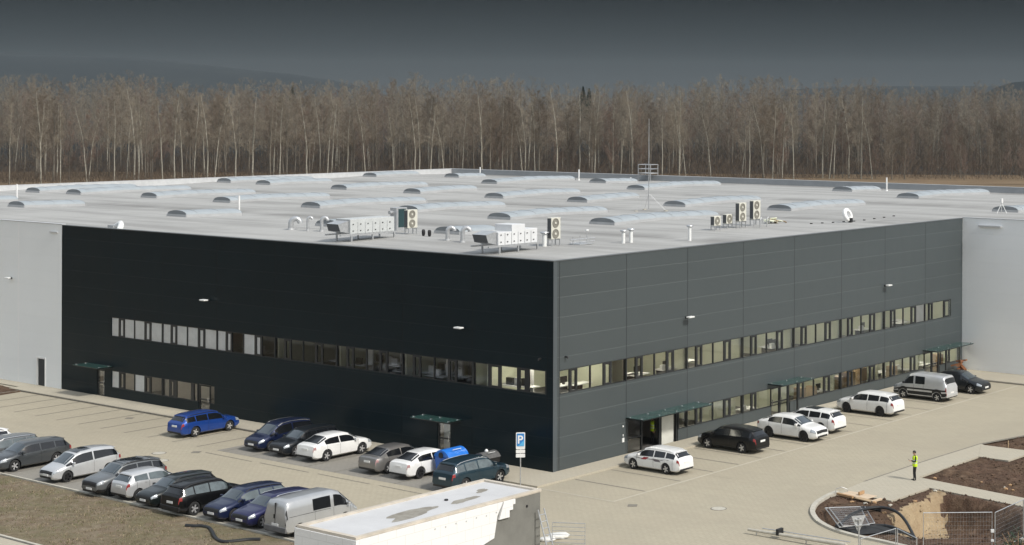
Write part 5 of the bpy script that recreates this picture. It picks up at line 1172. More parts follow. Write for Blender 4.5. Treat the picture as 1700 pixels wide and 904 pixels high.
# ------------------------------------------------------------------ people
skin_m = pmat('skin', (.46, .27, .19), .55, var=.08, vscale=8); cloth_m = pmat('black_clothing', (.012, .012, .014), .85, var=.3, vscale=10)
vest_m = pmat('hi_vis_yellow', (.62, .86, .02), .6, var=.06, vscale=12); band_m = pmat('reflective_band', (.68, .70, .70), .35, .2, var=.05); hair_m = pmat('dark_hair', (.015, .011, .010), .6, var=.2, vscale=20)
def person(loc, rz, label, arms, h=1.72, cap=False, cover=.0):
    "facing local +x; arms: for each side (elbow, wrist) offsets"
    root = empty('person', loc, rz, label, 'person', None); k = h / 1.75; root.scale = (k,) * 3
    V = []; E = []; Rd = []
    def v(p, r, par=None):
        V.append(p); Rd.append(r)
        if par is not None: E.append((par, len(V) - 1))
        return len(V) - 1
    pel = v((0, 0, .98), .125); ab = v((.0, 0, 1.12), .12, pel); ch = v((.01, 0, 1.30), .14, ab); nk0 = v((.0, 0, 1.44), .075, ch); nk = v((.02, 0, 1.52), .052, nk0)
    hd = v((.05, 0, 1.60), .088, nk); hd2 = v((.055, 0, 1.68), .085, hd); v((.045, 0, 1.73), .055, hd2)
    for s in (1, -1):
        hip = v((0, s * .09, .92), .10, pel); kn = v((.03 * (1 if s > 0 else 1.6), s * .10, .50), .06, hip); an = v((-.015 + (.05 if s < 0 else 0), s * .10, .09), .042, kn)
        he = v((-.0 + (.05 if s < 0 else 0), s * .10, .045), .04, an); v((.15 + (.05 if s < 0 else 0), s * .115, .035), .033, he)
        sh = v((0, s * .17, 1.41), .062, ch); el, wr, dirn = arms[0 if s > 0 else 1]
        e1 = v((el[0], s * el[1], el[2]), .042, sh); w1 = v((wr[0], s * wr[1], wr[2]), .028, e1)
        d = Vector(dirn).normalized(); d.y *= s; W0 = Vector((wr[0], s * wr[1], wr[2])); pm = W0 + d * .06; p1 = v(tuple(pm), .034, w1)
        side = d.cross(Vector((0, 0, 1))); side = side.normalized() if side.length > .1 else Vector((1, 0, 0)); dn = Vector((0, 0, -1)) if abs(d.z) < .8 else Vector((1, 0, 0))
        for j, ln_ in enumerate((.060, .072, .075, .066)):
            b0 = pm + d * .03 + side * (.021 * (j - 1.5)); f1 = v(tuple(b0), .0095, p1); f2 = v(tuple(b0 + d * ln_ * .55), .009, f1); v(tuple(b0 + d * ln_ * .9 + dn * ln_ * .35), .008, f2)
        t0 = pm - side * .033 * 1.0; f1 = v(tuple(t0 - d * .01), .011, p1); v(tuple(t0 + d * .04 - side * .012 + dn * .01), .0095, f1)
    me = bpy.data.meshes.new('body'); me.from_pydata(V, E, []); o = bpy.data.objects.new('body', me); COL.objects.link(o)
    sk = o.modifiers.new('skin', 'SKIN'); sk.use_smooth_shade = True
    for i, sv in enumerate(me.skin_vertices[0].data): sv.radius = (Rd[i] * (.82 if i in (ab, ch, pel) else 1), Rd[i] * (1.22 if i in (ab, ch, pel) else 1)); sv.use_root = (i == pel)
    ss = o.modifiers.new('sub', 'SUBSURF'); ss.levels = 2; ss.render_levels = 2
    dg_ = bpy.context.evaluated_depsgraph_get(); me2 = bpy.data.meshes.new_from_object(o.evaluated_get(dg_)); bpy.data.objects.remove(o)
    me2.materials.clear(); me2.materials.append(cloth_m); me2.materials.append(skin_m); hands = [Vector((a[1][0], s * a[1][1], a[1][2])) for a, s in zip(arms, (1, -1))]
    for p in me2.polygons:
        c = p.center; p.use_smooth = True
        p.material_index = 1 if (c.z > 1.50 or any((c - q).length < .17 and (c - q).length > .0 and abs(c.y) > .0 and (c - q).dot(Vector(arms[0][2])) > -.005 for q in hands)) and not (abs(c.x) < .06 and c.z < 1.45 and abs(c.y) < .1) else 0
    ob = bpy.data.objects.new('body', me2); COL.objects.link(ob); ob.parent = root
    # face
    m = MB()
    m.add([(.135, -.014, 1.625), (.135, .014, 1.625), (.165, 0, 1.618), (.138, 0, 1.665)], [(0, 2, 1), (0, 3, 2), (1, 2, 3)]); m.build('nose', skin_m, root)
    for s in (-1, 1):
        m = MB(); m.tube([(.128, s * .032, 1.655), (.138, s * .032, 1.655)], .012, 8); m.build('eye', hair_m, root)
        m = MB(); m.tube([(.045, s * .083, 1.65), (.045, s * .098, 1.655)], .024, 8); m.build('ear', skin_m, root)
    m = MB(); m.box(.128, .138, -.024, .024, 1.583, 1.592); m.build('mouth', pmat('lips', (.30, .12, .10), .5, var=.1), root)
    m = MB(); K, J = 16, 8; vs = []
    for j in range(J + 1):
        ph = math.pi * .62 * j / J
        for i in range(K):
            a = 2 * math.pi * i / K; front = max(0, math.cos(a)); ph2 = ph * (1 - .45 * front)
            vs.append((.045 + .112 * math.sin(ph2) * math.cos(a), .100 * math.sin(ph2) * math.sin(a), 1.665 + .112 * math.cos(ph2)))
    m.add(vs, [(j * K + i, j * K + (i + 1) % K, (j + 1) * K + (i + 1) % K, (j + 1) * K + i) for j in range(J) for i in range(K)]); m.build('cap' if cap else 'hair', hair_m, root, smooth=True)
    # vest: elliptical rings from hips to shoulders
    rings = [(.84, .145, .205, 0), (.92, .150, .208, 0), (1.02, .145, .20, 1), (1.08, .142, .20, 0), (1.18, .145, .205, 1), (1.24, .150, .21, 0), (1.36, .150, .215, 0), (1.43, .125, .19, 0), (1.47, .085, .10, 0)]
    m = MB(); K = 22; vs = [(.005 + rx * math.cos(2 * math.pi * i / K), ry * math.sin(2 * math.pi * i / K), z) for z, rx, ry, b in rings for i in range(K)]
    for j in range(len(rings) - 1):
        for i in range(K): m.f.append((j * K + i, j * K + (i + 1) % K, (j + 1) * K + (i + 1) % K, (j + 1) * K + i)); m.m.append(1 if rings[j][3] else 0)
    m.v = vs; m.build('safety_vest', [vest_m, band_m], root, smooth=True, ang=60)
    return root
pw = at(1519, 797)
pr = person(pw, math.pi + .15, 'person in yellow safety vest and dark trousers on the footway, looking down at a phone', (((.02, .22, 1.14), (.24, .10, 1.16), (1, -.25, .25)), ((.02, .22, 1.13), (.22, .12, 1.14), (1, -.25, .25))), h=1.66, cap=True)
m = MB(); m.box(-.04, .04, -.075, .075, -.006, .006); o = m.build('phone', M['black'], None); o.location = pw + Vector((-.36, -.02, 1.18)); o.rotation_euler = (0, R(30), R(8)); tag(o, 'dark phone held by the person on the footway', 'phone')
person(W(.75, 10.0, .03), math.pi + .6, 'person in a yellow safety vest standing inside the glazed entrance porch', (((-.02, .23, 1.14), (.04, .24, .90), (.1, 0, -1)), ((-.02, .23, 1.14), (.04, .24, .90), (.1, 0, -1))), h=1.74)

# ------------------------------------------------------------------ rooftop plant
RZ = 11.62
def bl(x, y, z=RZ): a, b = AB(at(x, y, z)); return a, b
panelw = pmat('plant_panel', (.50, .52, .52), .45, var=.05, vscale=2); condw = pmat('condenser_casing', (.60, .59, .52), .5, var=.05, vscale=3); fin = pmat('condenser_fins', (.10, .105, .11), .6, .3, var=.1)
def on_roof(name, a, b, label, cat, group=None, z=None, rz=0): return empty(name, W(a, b, roofz(b) if z is None else z), BROT + rz, label, cat, group)
def ahu(a, b, ln_, label, h=1.0, white=panelw, step=False):
    "long side along b, seen long side faces -a"
    r_ = on_roof('air_handling_unit', a, b, label, 'air handling unit', 'air handling units on the roof')
    m = MB(); 
    for y0, y1, hh in (((0, ln_ * .34, h * .82), (ln_ * .34 + .002, ln_ * .68, h * 1.25), (ln_ * .68 + .002, ln_, h * .92)) if step else ((0, ln_, h),)):
        q = MB(); q.box(-.75, .75, y0, y1, .55, .55 + hh); q.build('casing', white, r_, bevel=.02)
    for k in range(1, 6):
        y = ln_ * k / 6; q = MB(); q.box(.752, .765, y - .02, y + .02, .58, .5 + h * .82); q.build('panel_joint', M['galv'], r_)
    for k in range(6):
        for z in (.72, .55 + h * .62):
            q = MB(); q.box(.766, .80, ln_ * (k + .3) / 6, ln_ * (k + .3) / 6 + .08, z, z + .06); q.build('latch', M['rubber'], r_)
    q = MB(); q.box(-.78, .78, -1.0, -.9, .35, .42); 
    q = MB(); q.box(.70, .80, -.9, ln_ + .2, .44, .54); q.build('base_rail', M['galv'], r_); q = MB(); q.box(-.80, -.70, -.9, ln_ + .2, .44, .54); q.build('base_rail', M['galv'], r_)
    for y in (.1, ln_ * .5, ln_): 
        for x in (-.75, .75):
            q = MB(); q.box(x - .05, x + .05, y - .05, y + .05, 0, .439); q.build('leg', M['galv'], r_)
    # intake hood on the -b end
    q = MB(); q.add([(-.6, -.02, .6), (.6, -.02, .6), (.6, -.02, 1.45), (-.6, -.02, 1.45), (-.6, -.75, .75), (.6, -.75, .75), (.6, -.95, 1.25), (-.6, -.95, 1.25)], [(0, 1, 5, 4), (3, 2, 6, 7)[::-1], (0, 4, 7, 3), (1, 2, 6, 5)]); q.build('intake_hood', M['galv'], r_)
    q = MB(); q.add([(-.6, -.76, .75), (.6, -.76, .75), (.6, -.94, 1.22), (-.6, -.94, 1.22)], [(0, 1, 2, 3)]); q.build('intake_grille', fin, r_)
    return r_
ahu(25.2, 6.4, 4.0, 'long grey air handling unit left of the two-fan condenser and dark duct'); ahu(10.6, 5.7, 3.6, 'stepped white air handling unit nearest the roof corner', white=pmat('white_plant_panel', (.66, .67, .68), .4, var=.03), step=True)
def condenser(a, b, w, h, fans, label, z=.45, d=.38):
    "front face to -a; a stand under it"
    r_ = on_roof('condenser_unit', a, b, label, 'condenser', 'condenser units on the roof')
    q = MB(); q.box(-d / 2, d / 2, -w / 2, w / 2, z, z + h); q.build('casing', condw, r_, bevel=.025)
    q = MB(); q.box(-d / 2 + .03, d / 2 - .03, -w / 2 - .012, -w / 2 - .001, z + .05, z + h - .05); q.build('fin_panel', fin, r_)
    for k in range(fans):
        zc = z + h * (k + .5) / fans; rr = min(w * .36, h / fans * .42); yc = -w * .06
        Mx = Matrix.Translation((d / 2 + .002, yc, zc)) @ Matrix.Rotation(R(90), 4, 'Y')
        q = MB(); q.lathe([(rr * 1.04, 0), (rr * 1.04, .03), (rr * .93, .03), (rr * .93, .005), (.001, .005)], 22, Mx); q.build('fan_grille', pmat('fan_recess', (.22, .21, .18), .6, var=.2), r_)
        q = MB(); q.lathe([(rr * .28, .006), (rr * .26, .035), (.001, .035)], 14, Mx); q.build('fan_hub', condw, r_)
    for y in (-w * .4, w * .4):
        q = MB(); q.box(-d * .6, d * .6, y - .03, y + .03, z - .07, z - .001); q.build('rail', M['galv'], r_)
        for x in (-d * .5, d * .5): q = MB(); q.box(x - .03, x + .03, y - .03, y + .03, .0, z - .071); q.build('leg', M['galv'], r_)
    return r_
def cat_(x, y, dz): a, b = AB(at(x, y, RZ + dz)); return a, b
for (x, y, w, h, f, lab, dz) in ((682, 381, .95, 1.32, 2, 'two-fan condenser beside the long grey air handling unit', .45), (919.5, 400, .90, 1.42, 2, 'two-fan condenser behind the white air handling unit', .45),
                              (1188, 375, .80, .72, 1, 'left of the two small single-fan condensers', .35), (1208, 372.5, .80, .72, 1, 'right of the two small single-fan condensers', .35),
                              (1230, 369, .92, 1.42, 2, 'tall two-fan condenser next to the small condensers', .5), (1253.5, 366.5, .95, 1.45, 2, 'rightmost tall two-fan condenser, next to the insulation heap', .5)):
    a, b = cat_(x, y, dz); condenser(a, b, w, h, f, lab, dz)
a, b = bl(663, 385); r_ = on_roof('air_duct', a, b, 'tall rectangular duct with dark louvre behind the long grey air handling unit', 'duct')
q = MB(); q.box(-.35, .35, -.6, .45, 0, 1.75); q.build('casing', M['galv'], r_, bevel=.02); q = MB(); q.box(.352, .37, -.42, .32, .3, 1.65); q.build('louvre', pmat('dark_louvre', (.02, .05, .055), .4, var=.2), r_)
q = MB(); q.tube([(-.1, -.61, 1.4), (-.1, -.9, 1.4)], .14, 12); q.build('spigot', M['galv'], r_)
def gooseneck(x, y, ytop, r, label, k=1):
    a, b = bl(x, y); p = at(x, y, RZ); h = (y - ytop) / (FPX / p.y); r_ = on_roof('vent_pipe', a, b, label, 'vent pipe', 'bent vent pipes on the roof'); n = 7; rb = r * 1.7
    pts = [(0, 0, 0), (0, 0, h - rb - r)] + [(k * rb * (1 - math.cos(math.pi * i / n)) * .7, k * rb * (1 - math.cos(math.pi * i / n)) * .7, h - rb - r + rb * math.sin(math.pi * i / n)) for i in range(1, n + 1)]
    q = MB(); q.tube(pts, r, 14); q.build('pipe', M['galv'], r_, smooth=True, ang=50); q = MB(); q.lathe([(r * 1.3, 0), (r * 1.12, .14)], 14); q.build('collar', M['skylight_base'], r_, smooth=True)
for x, y, yt, r, lab in ((483, 384, 361, .20, 'thick bent vent pipe, leftmost of the vents on the dark block'), (511, 386, 361, .10, 'thin bent vent pipe between two thicker ones'), (534, 387, 361, .13, 'bent vent pipe just left of the long grey air handling unit'),
                         (743, 402, 377, .14, 'left one of two bent vent pipes between the air handling units'), (768, 405, 377, .15, 'right one of two bent vent pipes between the air handling units')): gooseneck(x, y, yt, r, lab)
def cowl(x, y, ytop, r, label, hat=True):
    a, b = bl(x, y); p = at(x, y, RZ); h = (y - ytop) / (FPX / p.y); r_ = on_roof('roof_vent', a, b, label, 'vent', 'capped vent stacks on the roof')
    q = MB(); q.tube([(0, 0, 0), (0, 0, h - .16)], r, 12); q.build('stack', M['white_metal'], r_, smooth=True, ang=50); q = MB(); q.lathe([(r * 1.1, h - .18), (r * 2.1, h - .10), (r * 1.9, h - .03), (.001, h)], 14); q.build('cap', M['galv'], r_, smooth=True)
for x, y, yt, r, lab in ((1035, 405, 382, .12, 'left one of two capped vent stacks right of the corner'), (1047.5, 403, 379, .13, 'right one of two capped vent stacks right of the corner'), (1145, 398, 371, .12, 'lone capped vent stack left of the small condensers'), (904, 412, 387, .15, 'capped vent stack at the end of the white air handling unit')): cowl(x, y, yt, r, lab)
for x, y, yt, lab in ((28, 327, 304, 'slim white air rod at the far left roof edge'), (397, 349, 323, 'slim white air rod between the left rooflights'), (797, 290, 276, 'slim white air rod by the rear roof corner'), (961, 299, 281, 'slim white air rod at the rear parapet left of the platform'), (1472, 316, 294, 'slim white air rod at the rear parapet on the right'), (1047, 302, 294, 'short white air rod just left of the platform')):
    p = at(x, y, RZ); h = (y - yt) / (FPX / p.y); m = MB(); m.tube([(0, 0, 0), (0, 0, h)], .085, 8); m.lathe([(.15, 0), (.10, .12)], 10); o = m.build('vent_rod', M['white'], None, smooth=True); a, b = AB(p); o.location = W(a, b, roofz(b)); tag(o, lab, 'vent', 'slim white rods on the roof')
# mast with tripod
a, b = AB(at(1077, 348, RZ)); r_ = on_roof('lightning_mast', a, b, 'tall thin lightning mast on a tripod in the middle of the roof', 'mast'); hm = 153 / (FPX / at(1077, 348, RZ).y)
q = MB(); q.tube([(0, 0, .2), (0, 0, hm * .6), (0, 0, hm)], [.045, .035, .02], 8); q.build('rod', M['galv'], r_)
for k in range(3):
    t_ = k * 2.094 + .4; q = MB(); q.tube([(0, 0, 1.6), (1.6 * math.cos(t_), 1.6 * math.sin(t_), .06)], .012, 5); q.build('leg', M['galv'], r_); q = MB(); q.tube([(1.6 * math.cos(t_), 1.6 * math.sin(t_), 0), (1.6 * math.cos(t_), 1.6 * math.sin(t_), .09)], .18, 12); q.build('weight', M['kerb'], r_)
# roof access platform at the rear parapet
lo, hi = 40., 80.
for _ in range(40):
    a = (lo + hi) / 2; q_ = W(a, BX - 1.1); xx = PX + FPX * q_.x / q_.y
    if xx > 1075: lo = a
    else: hi = a
r_ = on_roof('access_platform', a, BX - 1.1, 'grey steel access platform with railings at the rear parapet', 'platform', z=ROOF)
q = MB(); q.box(-1.0, 1.0, -.6, .9, .98, 1.04); q.build('deck', M['metal_light'], r_)
for x in (-1, 1):
    for y in (-.6, .9): q = MB(); q.tube([(x, y, 0), (x, y, 2.1)], .05, 6); q.build('post', M['galv'], r_)
for z in (1.55, 2.1):
    for x in (-1, 1): q = MB(); q.tube([(x, -.6, z), (x, .9, z)], .04, 6); q.build('rail', M['galv'], r_)
    q = MB(); q.tube([(-1, .9, z), (1, .9, z)], .04, 6); q.build('rail', M['galv'], r_); q = MB(); q.tube([(-1, -.6, z), (1, -.6, z)], .04, 6); q.build('rail', M['galv'], r_)
for k in range(4): q = MB(); q.box(-.9, -.3, -.62 - .2 * (3 - k) - .2, -.62 - .2 * (3 - k), .2 + .2 * k, .23 + .2 * k); q.build('step', M['galv'], r_)
# cable drum, bollards, leftovers
a, b = bl(1407, 368); r_ = on_roof('cable_drum', a, b, 'white coil with a dark clamp standing near the right roof edge', 'cable drum'); Mx = Matrix.Translation((0, 0, .62)) @ Matrix.Rotation(R(70), 4, 'Y')
q = MB(); q.lathe([(.30, -.14), (.48, -.16), (.56, -.10), (.58, 0), (.56, .10), (.48, .16), (.30, .14), (.26, 0), (.30, -.14)], 22, Mx); q.build('coil', M['white'], r_, smooth=True); q = MB(); q.lathe([(.001, .02), (.27, .02)], 16, Mx); q.build('hub', M['galv'], r_)
q = MB(); q.box(.15, .4, -.15, .2, .02, .38); q.build('clamp', M['black'], r_, bevel=.03)
for i, (x, y) in enumerate(((703, 395), (713, 396))):
    a, b = bl(x, y); m = MB(); m.lathe([(.07, 0), (.12, .12), (.13, .35), (.09, .46), (.001, .48)], 12); o = m.build('roof_bollard', M['black'], None, smooth=True); o.location = W(a, b, roofz(b)); tag(o, ['left one of two small black caps right of the grey air handling unit', 'right one of two small black caps right of the grey air handling unit'][i], 'cap', 'small black caps on the roof')
a, b = bl(1283, 372); r_ = on_roof('insulation_heap', a, b, 'heap of yellowish foil and insulation scraps right of the tall condensers', 'insulation heap')
for k in range(12):
    rr = random.Random(50 + k); q = MB(); s_ = rr.uniform(.18, .5); q.box(-s_, s_, -s_ * .5, s_ * .5, 0, .06); o = q.build('scrap', M['cream'] if k % 3 else M['sand'], r_); o.location = (rr.uniform(-.5, .5), rr.uniform(-1.2, 1.2), .05 + rr.uniform(0, .25)); o.rotation_euler = (rr.uniform(-.5, .5), rr.uniform(-.5, .5), rr.uniform(0, 3))
a, b = bl(1262, 380); r_ = on_roof('pipe_support', a, b, 'bent grey pipe support in front of the insulation heap', 'pipe support')
for y in (0, .9): q = MB(); q.tube([(0, y, 0), (0, y, .6), (0, y + .15, .75), (0, y + .3, .6), (0, y + .3, .3)], .05, 8); q.build('pipe', M['galv'], r_)
a, b = bl(960, 407); r_ = on_roof('pipe_rack', a - .6, b - 1.2, 'low frame of thin pipes and spotlights right of the condenser by the corner', 'pipe frame')
for y in (0, .7, 1.4): q = MB(); q.tube([(0, y, 0), (0, y, .55)], .03, 6); q.build('post', M['galv'], r_)
for z in (.15, .35): q = MB(); q.tube([(0, -.3, z), (0, 2.2, z)], .035, 6); q.build('pipe', M['galv'], r_)
q = MB(); q.box(-.5, .5, .1, 1.5, .0, .05); q.build('board', M['galv'], r_); q = MB(); q.lathe([(.001, .8), (.13, .86), (.13, .95), (.001, .97)], 10, Matrix.Translation((0, 1.4, 0))); q.build('cap', M['white_metal'], r_)
q = MB(); q.tube([(0, 1.4, .55), (0, 1.4, .82)], .02, 6); q.build('post', M['galv'], r_)
a, b = bl(237, 378); r_ = on_roof('roof_duct', min(a, 47.3) - .6, 3.2, 'white bent duct with dark fittings at the left edge of the dark block', 'duct')
q = MB(); q.tube([(-.6, .5, .3), (0, .5, .55), (.5, .2, .45), (.8, -.2, .05)], .22, 12); q.build('duct', M['white_metal'], r_, smooth=True); q = MB(); q.box(-1.2, -.5, .2, .8, .1, .4); q.build('fitting', M['galv'], r_)
a, b = bl(1663, 356); r_ = on_roof('antenna_stand', a, b, 'small white antenna on a tripod by the right roof edge', 'antenna')
for k in range(3): t_ = k * 2.094; q = MB(); q.tube([(0, 0, .9), (.5 * math.cos(t_), .5 * math.sin(t_), 0)], .03, 6); q.build('leg', M['white_metal'], r_)
q = MB(); q.tube([(0, 0, .9), (0, 0, 1.3)], .12, 10); q.build('head', M['white'], r_)
for k in range(9):
    a, b = 9.6, 34 + k * 1.9; m = MB(); m.box(-.08, .08, -.08, .08, 0, .07); o = m.build('conductor_block', M['rubber'], None); o.location = W(a, 41 + k * 1.6, roofz(41 + k * 1.6)); o.rotation_euler = (0, 0, BROT); tag(o, 'small dark conductor block in the row between insulation heap and roof edge', 'block', 'row of small conductor blocks')

# ------------------------------------------------------------------ land beyond the hall
def forest_ground(Y): return -.05 if Y < 520 else min(11.0, (Y - 520) * .030)
gx = np.linspace(-1800, 1500, 90); gy = np.concatenate([np.linspace(470, 900, 30), np.linspace(930, 4200, 40)]); GX, GY = np.meshgrid(gx, gy)
ZZ = np.where(GY < 520, -.08, np.minimum(11., (GY - 520) * .03)) - np.clip((GY - 900) / 400, 0, 1) * 11
def ridge(x, pts, Yc): return np.interp(x, [(px - PX) / FPX * Yc for px, _ in pts], [CAM_H + (177 - y) / FPX * Yc for _, y in pts])
r1 = ridge(GX / GY * 3000, [(-500, 80), (-150, 84), (0, 92), (130, 96), (270, 104), (400, 117), (480, 123), (560, 134), (620, 150), (700, 190), (900, 230), (1250, 200), (1300, 148), (1380, 144), (1480, 142), (1600, 143), (1900, 143)], 3000)
w1 = np.clip((GY - 2100) / 900, 0, 1); w1 = w1 * w1 * (3 - 2 * w1)
ZZ = np.maximum(ZZ, r1 * w1 - 25 * (1 - w1)) + 3.5 * fnoise(GX, GY, .012, 21) * w1
r2 = ridge(GX / GY * 1400, [(1560, 190), (1640, 148), (1665, 136), (1700, 130), (1800, 122), (2100, 118)], 1400); w2_ = np.exp(-((GY - 1400) / 260) ** 2)
ZZ = np.maximum(ZZ, np.where(GX / GY * FPX + PX > 1590, r2 * w2_, -30))
nxg, nyg = len(gx), len(gy); idx = np.arange(nxg * nyg).reshape(nyg, nxg)
F = np.stack([idx[:-1, :-1].ravel(), idx[:-1, 1:].ravel(), idx[1:, 1:].ravel(), idx[1:, :-1].ravel()], 1); my = GY.ravel()[F].mean(1)
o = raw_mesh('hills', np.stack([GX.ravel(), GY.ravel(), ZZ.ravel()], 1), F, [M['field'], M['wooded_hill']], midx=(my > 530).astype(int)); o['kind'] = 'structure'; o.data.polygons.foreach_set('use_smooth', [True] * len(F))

# ------------------------------------------------------------------ trees
def tw(V, F, p, d, ln_, w):
    "one thin tapering twig"
    d = d / np.linalg.norm(d); s = np.cross(d, [.3, .9, .2]); s /= np.linalg.norm(s) + 1e-9; i = len(V)
    V += [p - s * w / 2, p + s * w / 2, p + d * ln_]; F.append((i, i + 1, i + 2))
def limb(V, F, pts, rs, n=3):
    base = len(V); pts = [np.asarray(p, float) for p in pts]
    for i, p in enumerate(pts):
        d = pts[min(i + 1, len(pts) - 1)] - pts[max(i - 1, 0)]; d = d / (np.linalg.norm(d) + 1e-9); u = np.cross(d, [.1, 1, .05]); u /= np.linalg.norm(u) + 1e-9; w = np.cross(d, u)
        for k in range(n): a = 2 * math.pi * k / n; V.append(p + (u * math.cos(a) + w * math.sin(a)) * rs[i])
    for i in range(len(pts) - 1):
        for k in range(n):
            k2 = (k + 1) % n; a, b, c, d_ = base + i * n + k, base + i * n + k2, base + (i + 1) * n + k2, base + (i + 1) * n + k; F.append((a, b, c)); F.append((a, c, d_))
def make_tree(seed, h, spread, nb, ntw, r0, first=.30, lean=.06, wig=.8, fork=False, tww=.034, nsub=10):
    r = np.random.default_rng(seed); TV, TF, CV, CF = [], [], [], []
    n = 9; lx, ly = r.normal(0, lean * .55, 2); pts = []; off = np.zeros(2)
    for i in range(n + 1):
        f = i / n; off += r.normal(0, wig * .12, 2); pts.append(np.array([lx * h * f * f + off[0], ly * h * f * f + off[1], h * f]))
    rs = [r0 * (1 - .86 * (i / n)) + .012 for i in range(n + 1)]; limb(TV, TF, pts, rs, 6)
    if fork:
        j = int(n * r.uniform(.25, .45)); q = [pts[j]]; dx, dy = r.normal(0, .12, 2) * 1.4
        for i in range(1, 6): q.append(pts[j] + np.array([dx * i * h * .1, dy * i * h * .1, i * h * .105]) + np.array([*r.normal(0, .15, 2), 0]))
        limb(TV, TF, q, [rs[j] * .8 * (1 - .8 * i / 5) + .012 for i in range(6)], 5); stems = [(pts, 1.), (q, .7)]
    else: stems = [(pts, 1.)]
    for st, wgt in stems:
        P = np.array(st); hz = P[:, 2]
        for b in range(int(nb * wgt)):
            f = first + (1 - first) * ((b + r.random()) / (nb * wgt)) ** 1.15; z = hz[0] + (hz[-1] - hz[0]) * (f if st is pts else r.random())
            p = np.array([np.interp(z, hz, P[:, 0]), np.interp(z, hz, P[:, 1]), z]); fz = z / h
            az = r.random() * 6.283; up = r.uniform(.8, 1.7); ln_ = spread * (1.1 - .80 * max(0, fz - .45) / .55) * r.uniform(.6, 1.15)
            d = np.array([math.cos(az), math.sin(az), up]); d /= np.linalg.norm(d); br = .05 * (1.2 - fz) + .012
            k1 = p + d * ln_ * .5; d2 = d + np.array([*r.normal(0, .15, 2), .2]); d2 /= np.linalg.norm(d2); k2 = k1 + d2 * ln_ * .55
            limb(CV, CF, [p, k1, k2], [br, br * .65, br * .2], 3)
            for t in range(nsub):
                ft_ = r.uniform(.2, 1.0); o = p + (k1 - p) * min(1, ft_ * 2) if ft_ < .5 else k1 + (k2 - k1) * (ft_ - .5) * 2
                sd = d + r.normal(0, .65, 3); sd[2] = abs(sd[2]) * .8 + .1; sd /= np.linalg.norm(sd); sl = ln_ * r.uniform(.25, .55); e_ = o + sd * sl
                limb(CV, CF, [o, e_], [br * .30 + .004, .006], 3)
                for u in range(ntw):
                    q0 = o + sd * sl * r.uniform(.1, 1.0); td = sd * .6 + r.normal(0, .9, 3); td[2] += .1; tw(CV, CF, q0, td, r.uniform(.45, 1.3) * (.45 + .55 * ln_ / spread), tww)
    return np.array(TV, np.float32), np.array(TF, np.int32), np.array(CV, np.float32), np.array(CF, np.int32)
bark_birch = pmat('birch_bark', (.40, .38, .32), .8, col2=(.22, .205, .165), vscale=1.4, stretch=(.5, .5, 1.6)); bark_grey = pmat('grey_brown_bark', (.19, .17, .135), .9, col2=(.11, .098, .08), vscale=1.2)
twig_birch = pmat('pale_birch_twigs', (.22, .19, .145), .9, var=.2, vscale=.4); twig_brown = pmat('brown_twigs', (.150, .118, .086), .9, var=.22, vscale=.3); twig_red = pmat('reddish_twigs', (.165, .115, .088), .9, var=.2, vscale=.3)
protos = []
specs = [('birch_tree', bark_birch, twig_birch, 3, dict(h=26, spread=3.4, nb=24, ntw=8, r0=.24, first=.34)), ('birch_tree', bark_birch, twig_birch, 4, dict(h=24, spread=3.0, nb=22, ntw=8, r0=.20, first=.42, lean=.10)),
         ('birch_tree', bark_birch, twig_birch, 5, dict(h=27, spread=4.4, nb=28, ntw=8, r0=.26, first=.25, fork=True)), ('birch_tree', bark_birch, twig_birch, 6, dict(h=22, spread=2.6, nb=20, ntw=8, r0=.17, first=.45, lean=.12)),
         ('bare_tree', bark_grey, twig_brown, 7, dict(h=25, spread=4.8, nb=30, ntw=8, r0=.26, first=.20, fork=True)), ('bare_tree', bark_grey, twig_brown, 8, dict(h=23, spread=4.2, nb=28, ntw=8, r0=.20, first=.25)),
         ('bare_tree', bark_grey, twig_red, 9, dict(h=20, spread=3.8, nb=28, ntw=8, r0=.16, first=.15)), ('bare_tree', bark_grey, twig_birch, 10, dict(h=27, spread=4.6, nb=30, ntw=8, r0=.24, first=.3, lean=.05))]
for nm, mb, mt, sd_, kw in specs:
    TV, TF, CV, CF = make_tree(sd_, **kw); t_ = raw_mesh('trunk', TV, TF, mb); c_ = raw_mesh('crown', CV, CF, mt); t_.data.polygons.foreach_set('use_smooth', [True] * len(TF))
    protos.append((nm, t_, c_, (TV, TF, CV, CF), kw))
labs = {'birch_tree': 'bare birch with pale trunk in the wood beyond the hall', 'bare_tree': 'bare grey-brown broadleaf tree in the wood beyond the hall'}
rt = random.Random(12); ntree = 0
def put_tree(k, x, Y, sc, label=None, group='trees at the front of the wood'):
    nm, t_, c_, _, kw = protos[k]; r_ = empty(nm, (x, Y, forest_ground(Y)), rt.uniform(0, 6.28), label or labs[nm], 'tree', group); r_.scale = (sc * rt.uniform(.9, 1.1), sc * rt.uniform(.9, 1.1), sc)
    for src in (t_, c_): c = src.copy(); COL.objects.link(c); c.parent = r_
    return r_
def px2x(px, Y): return (px - PX) / FPX * Y
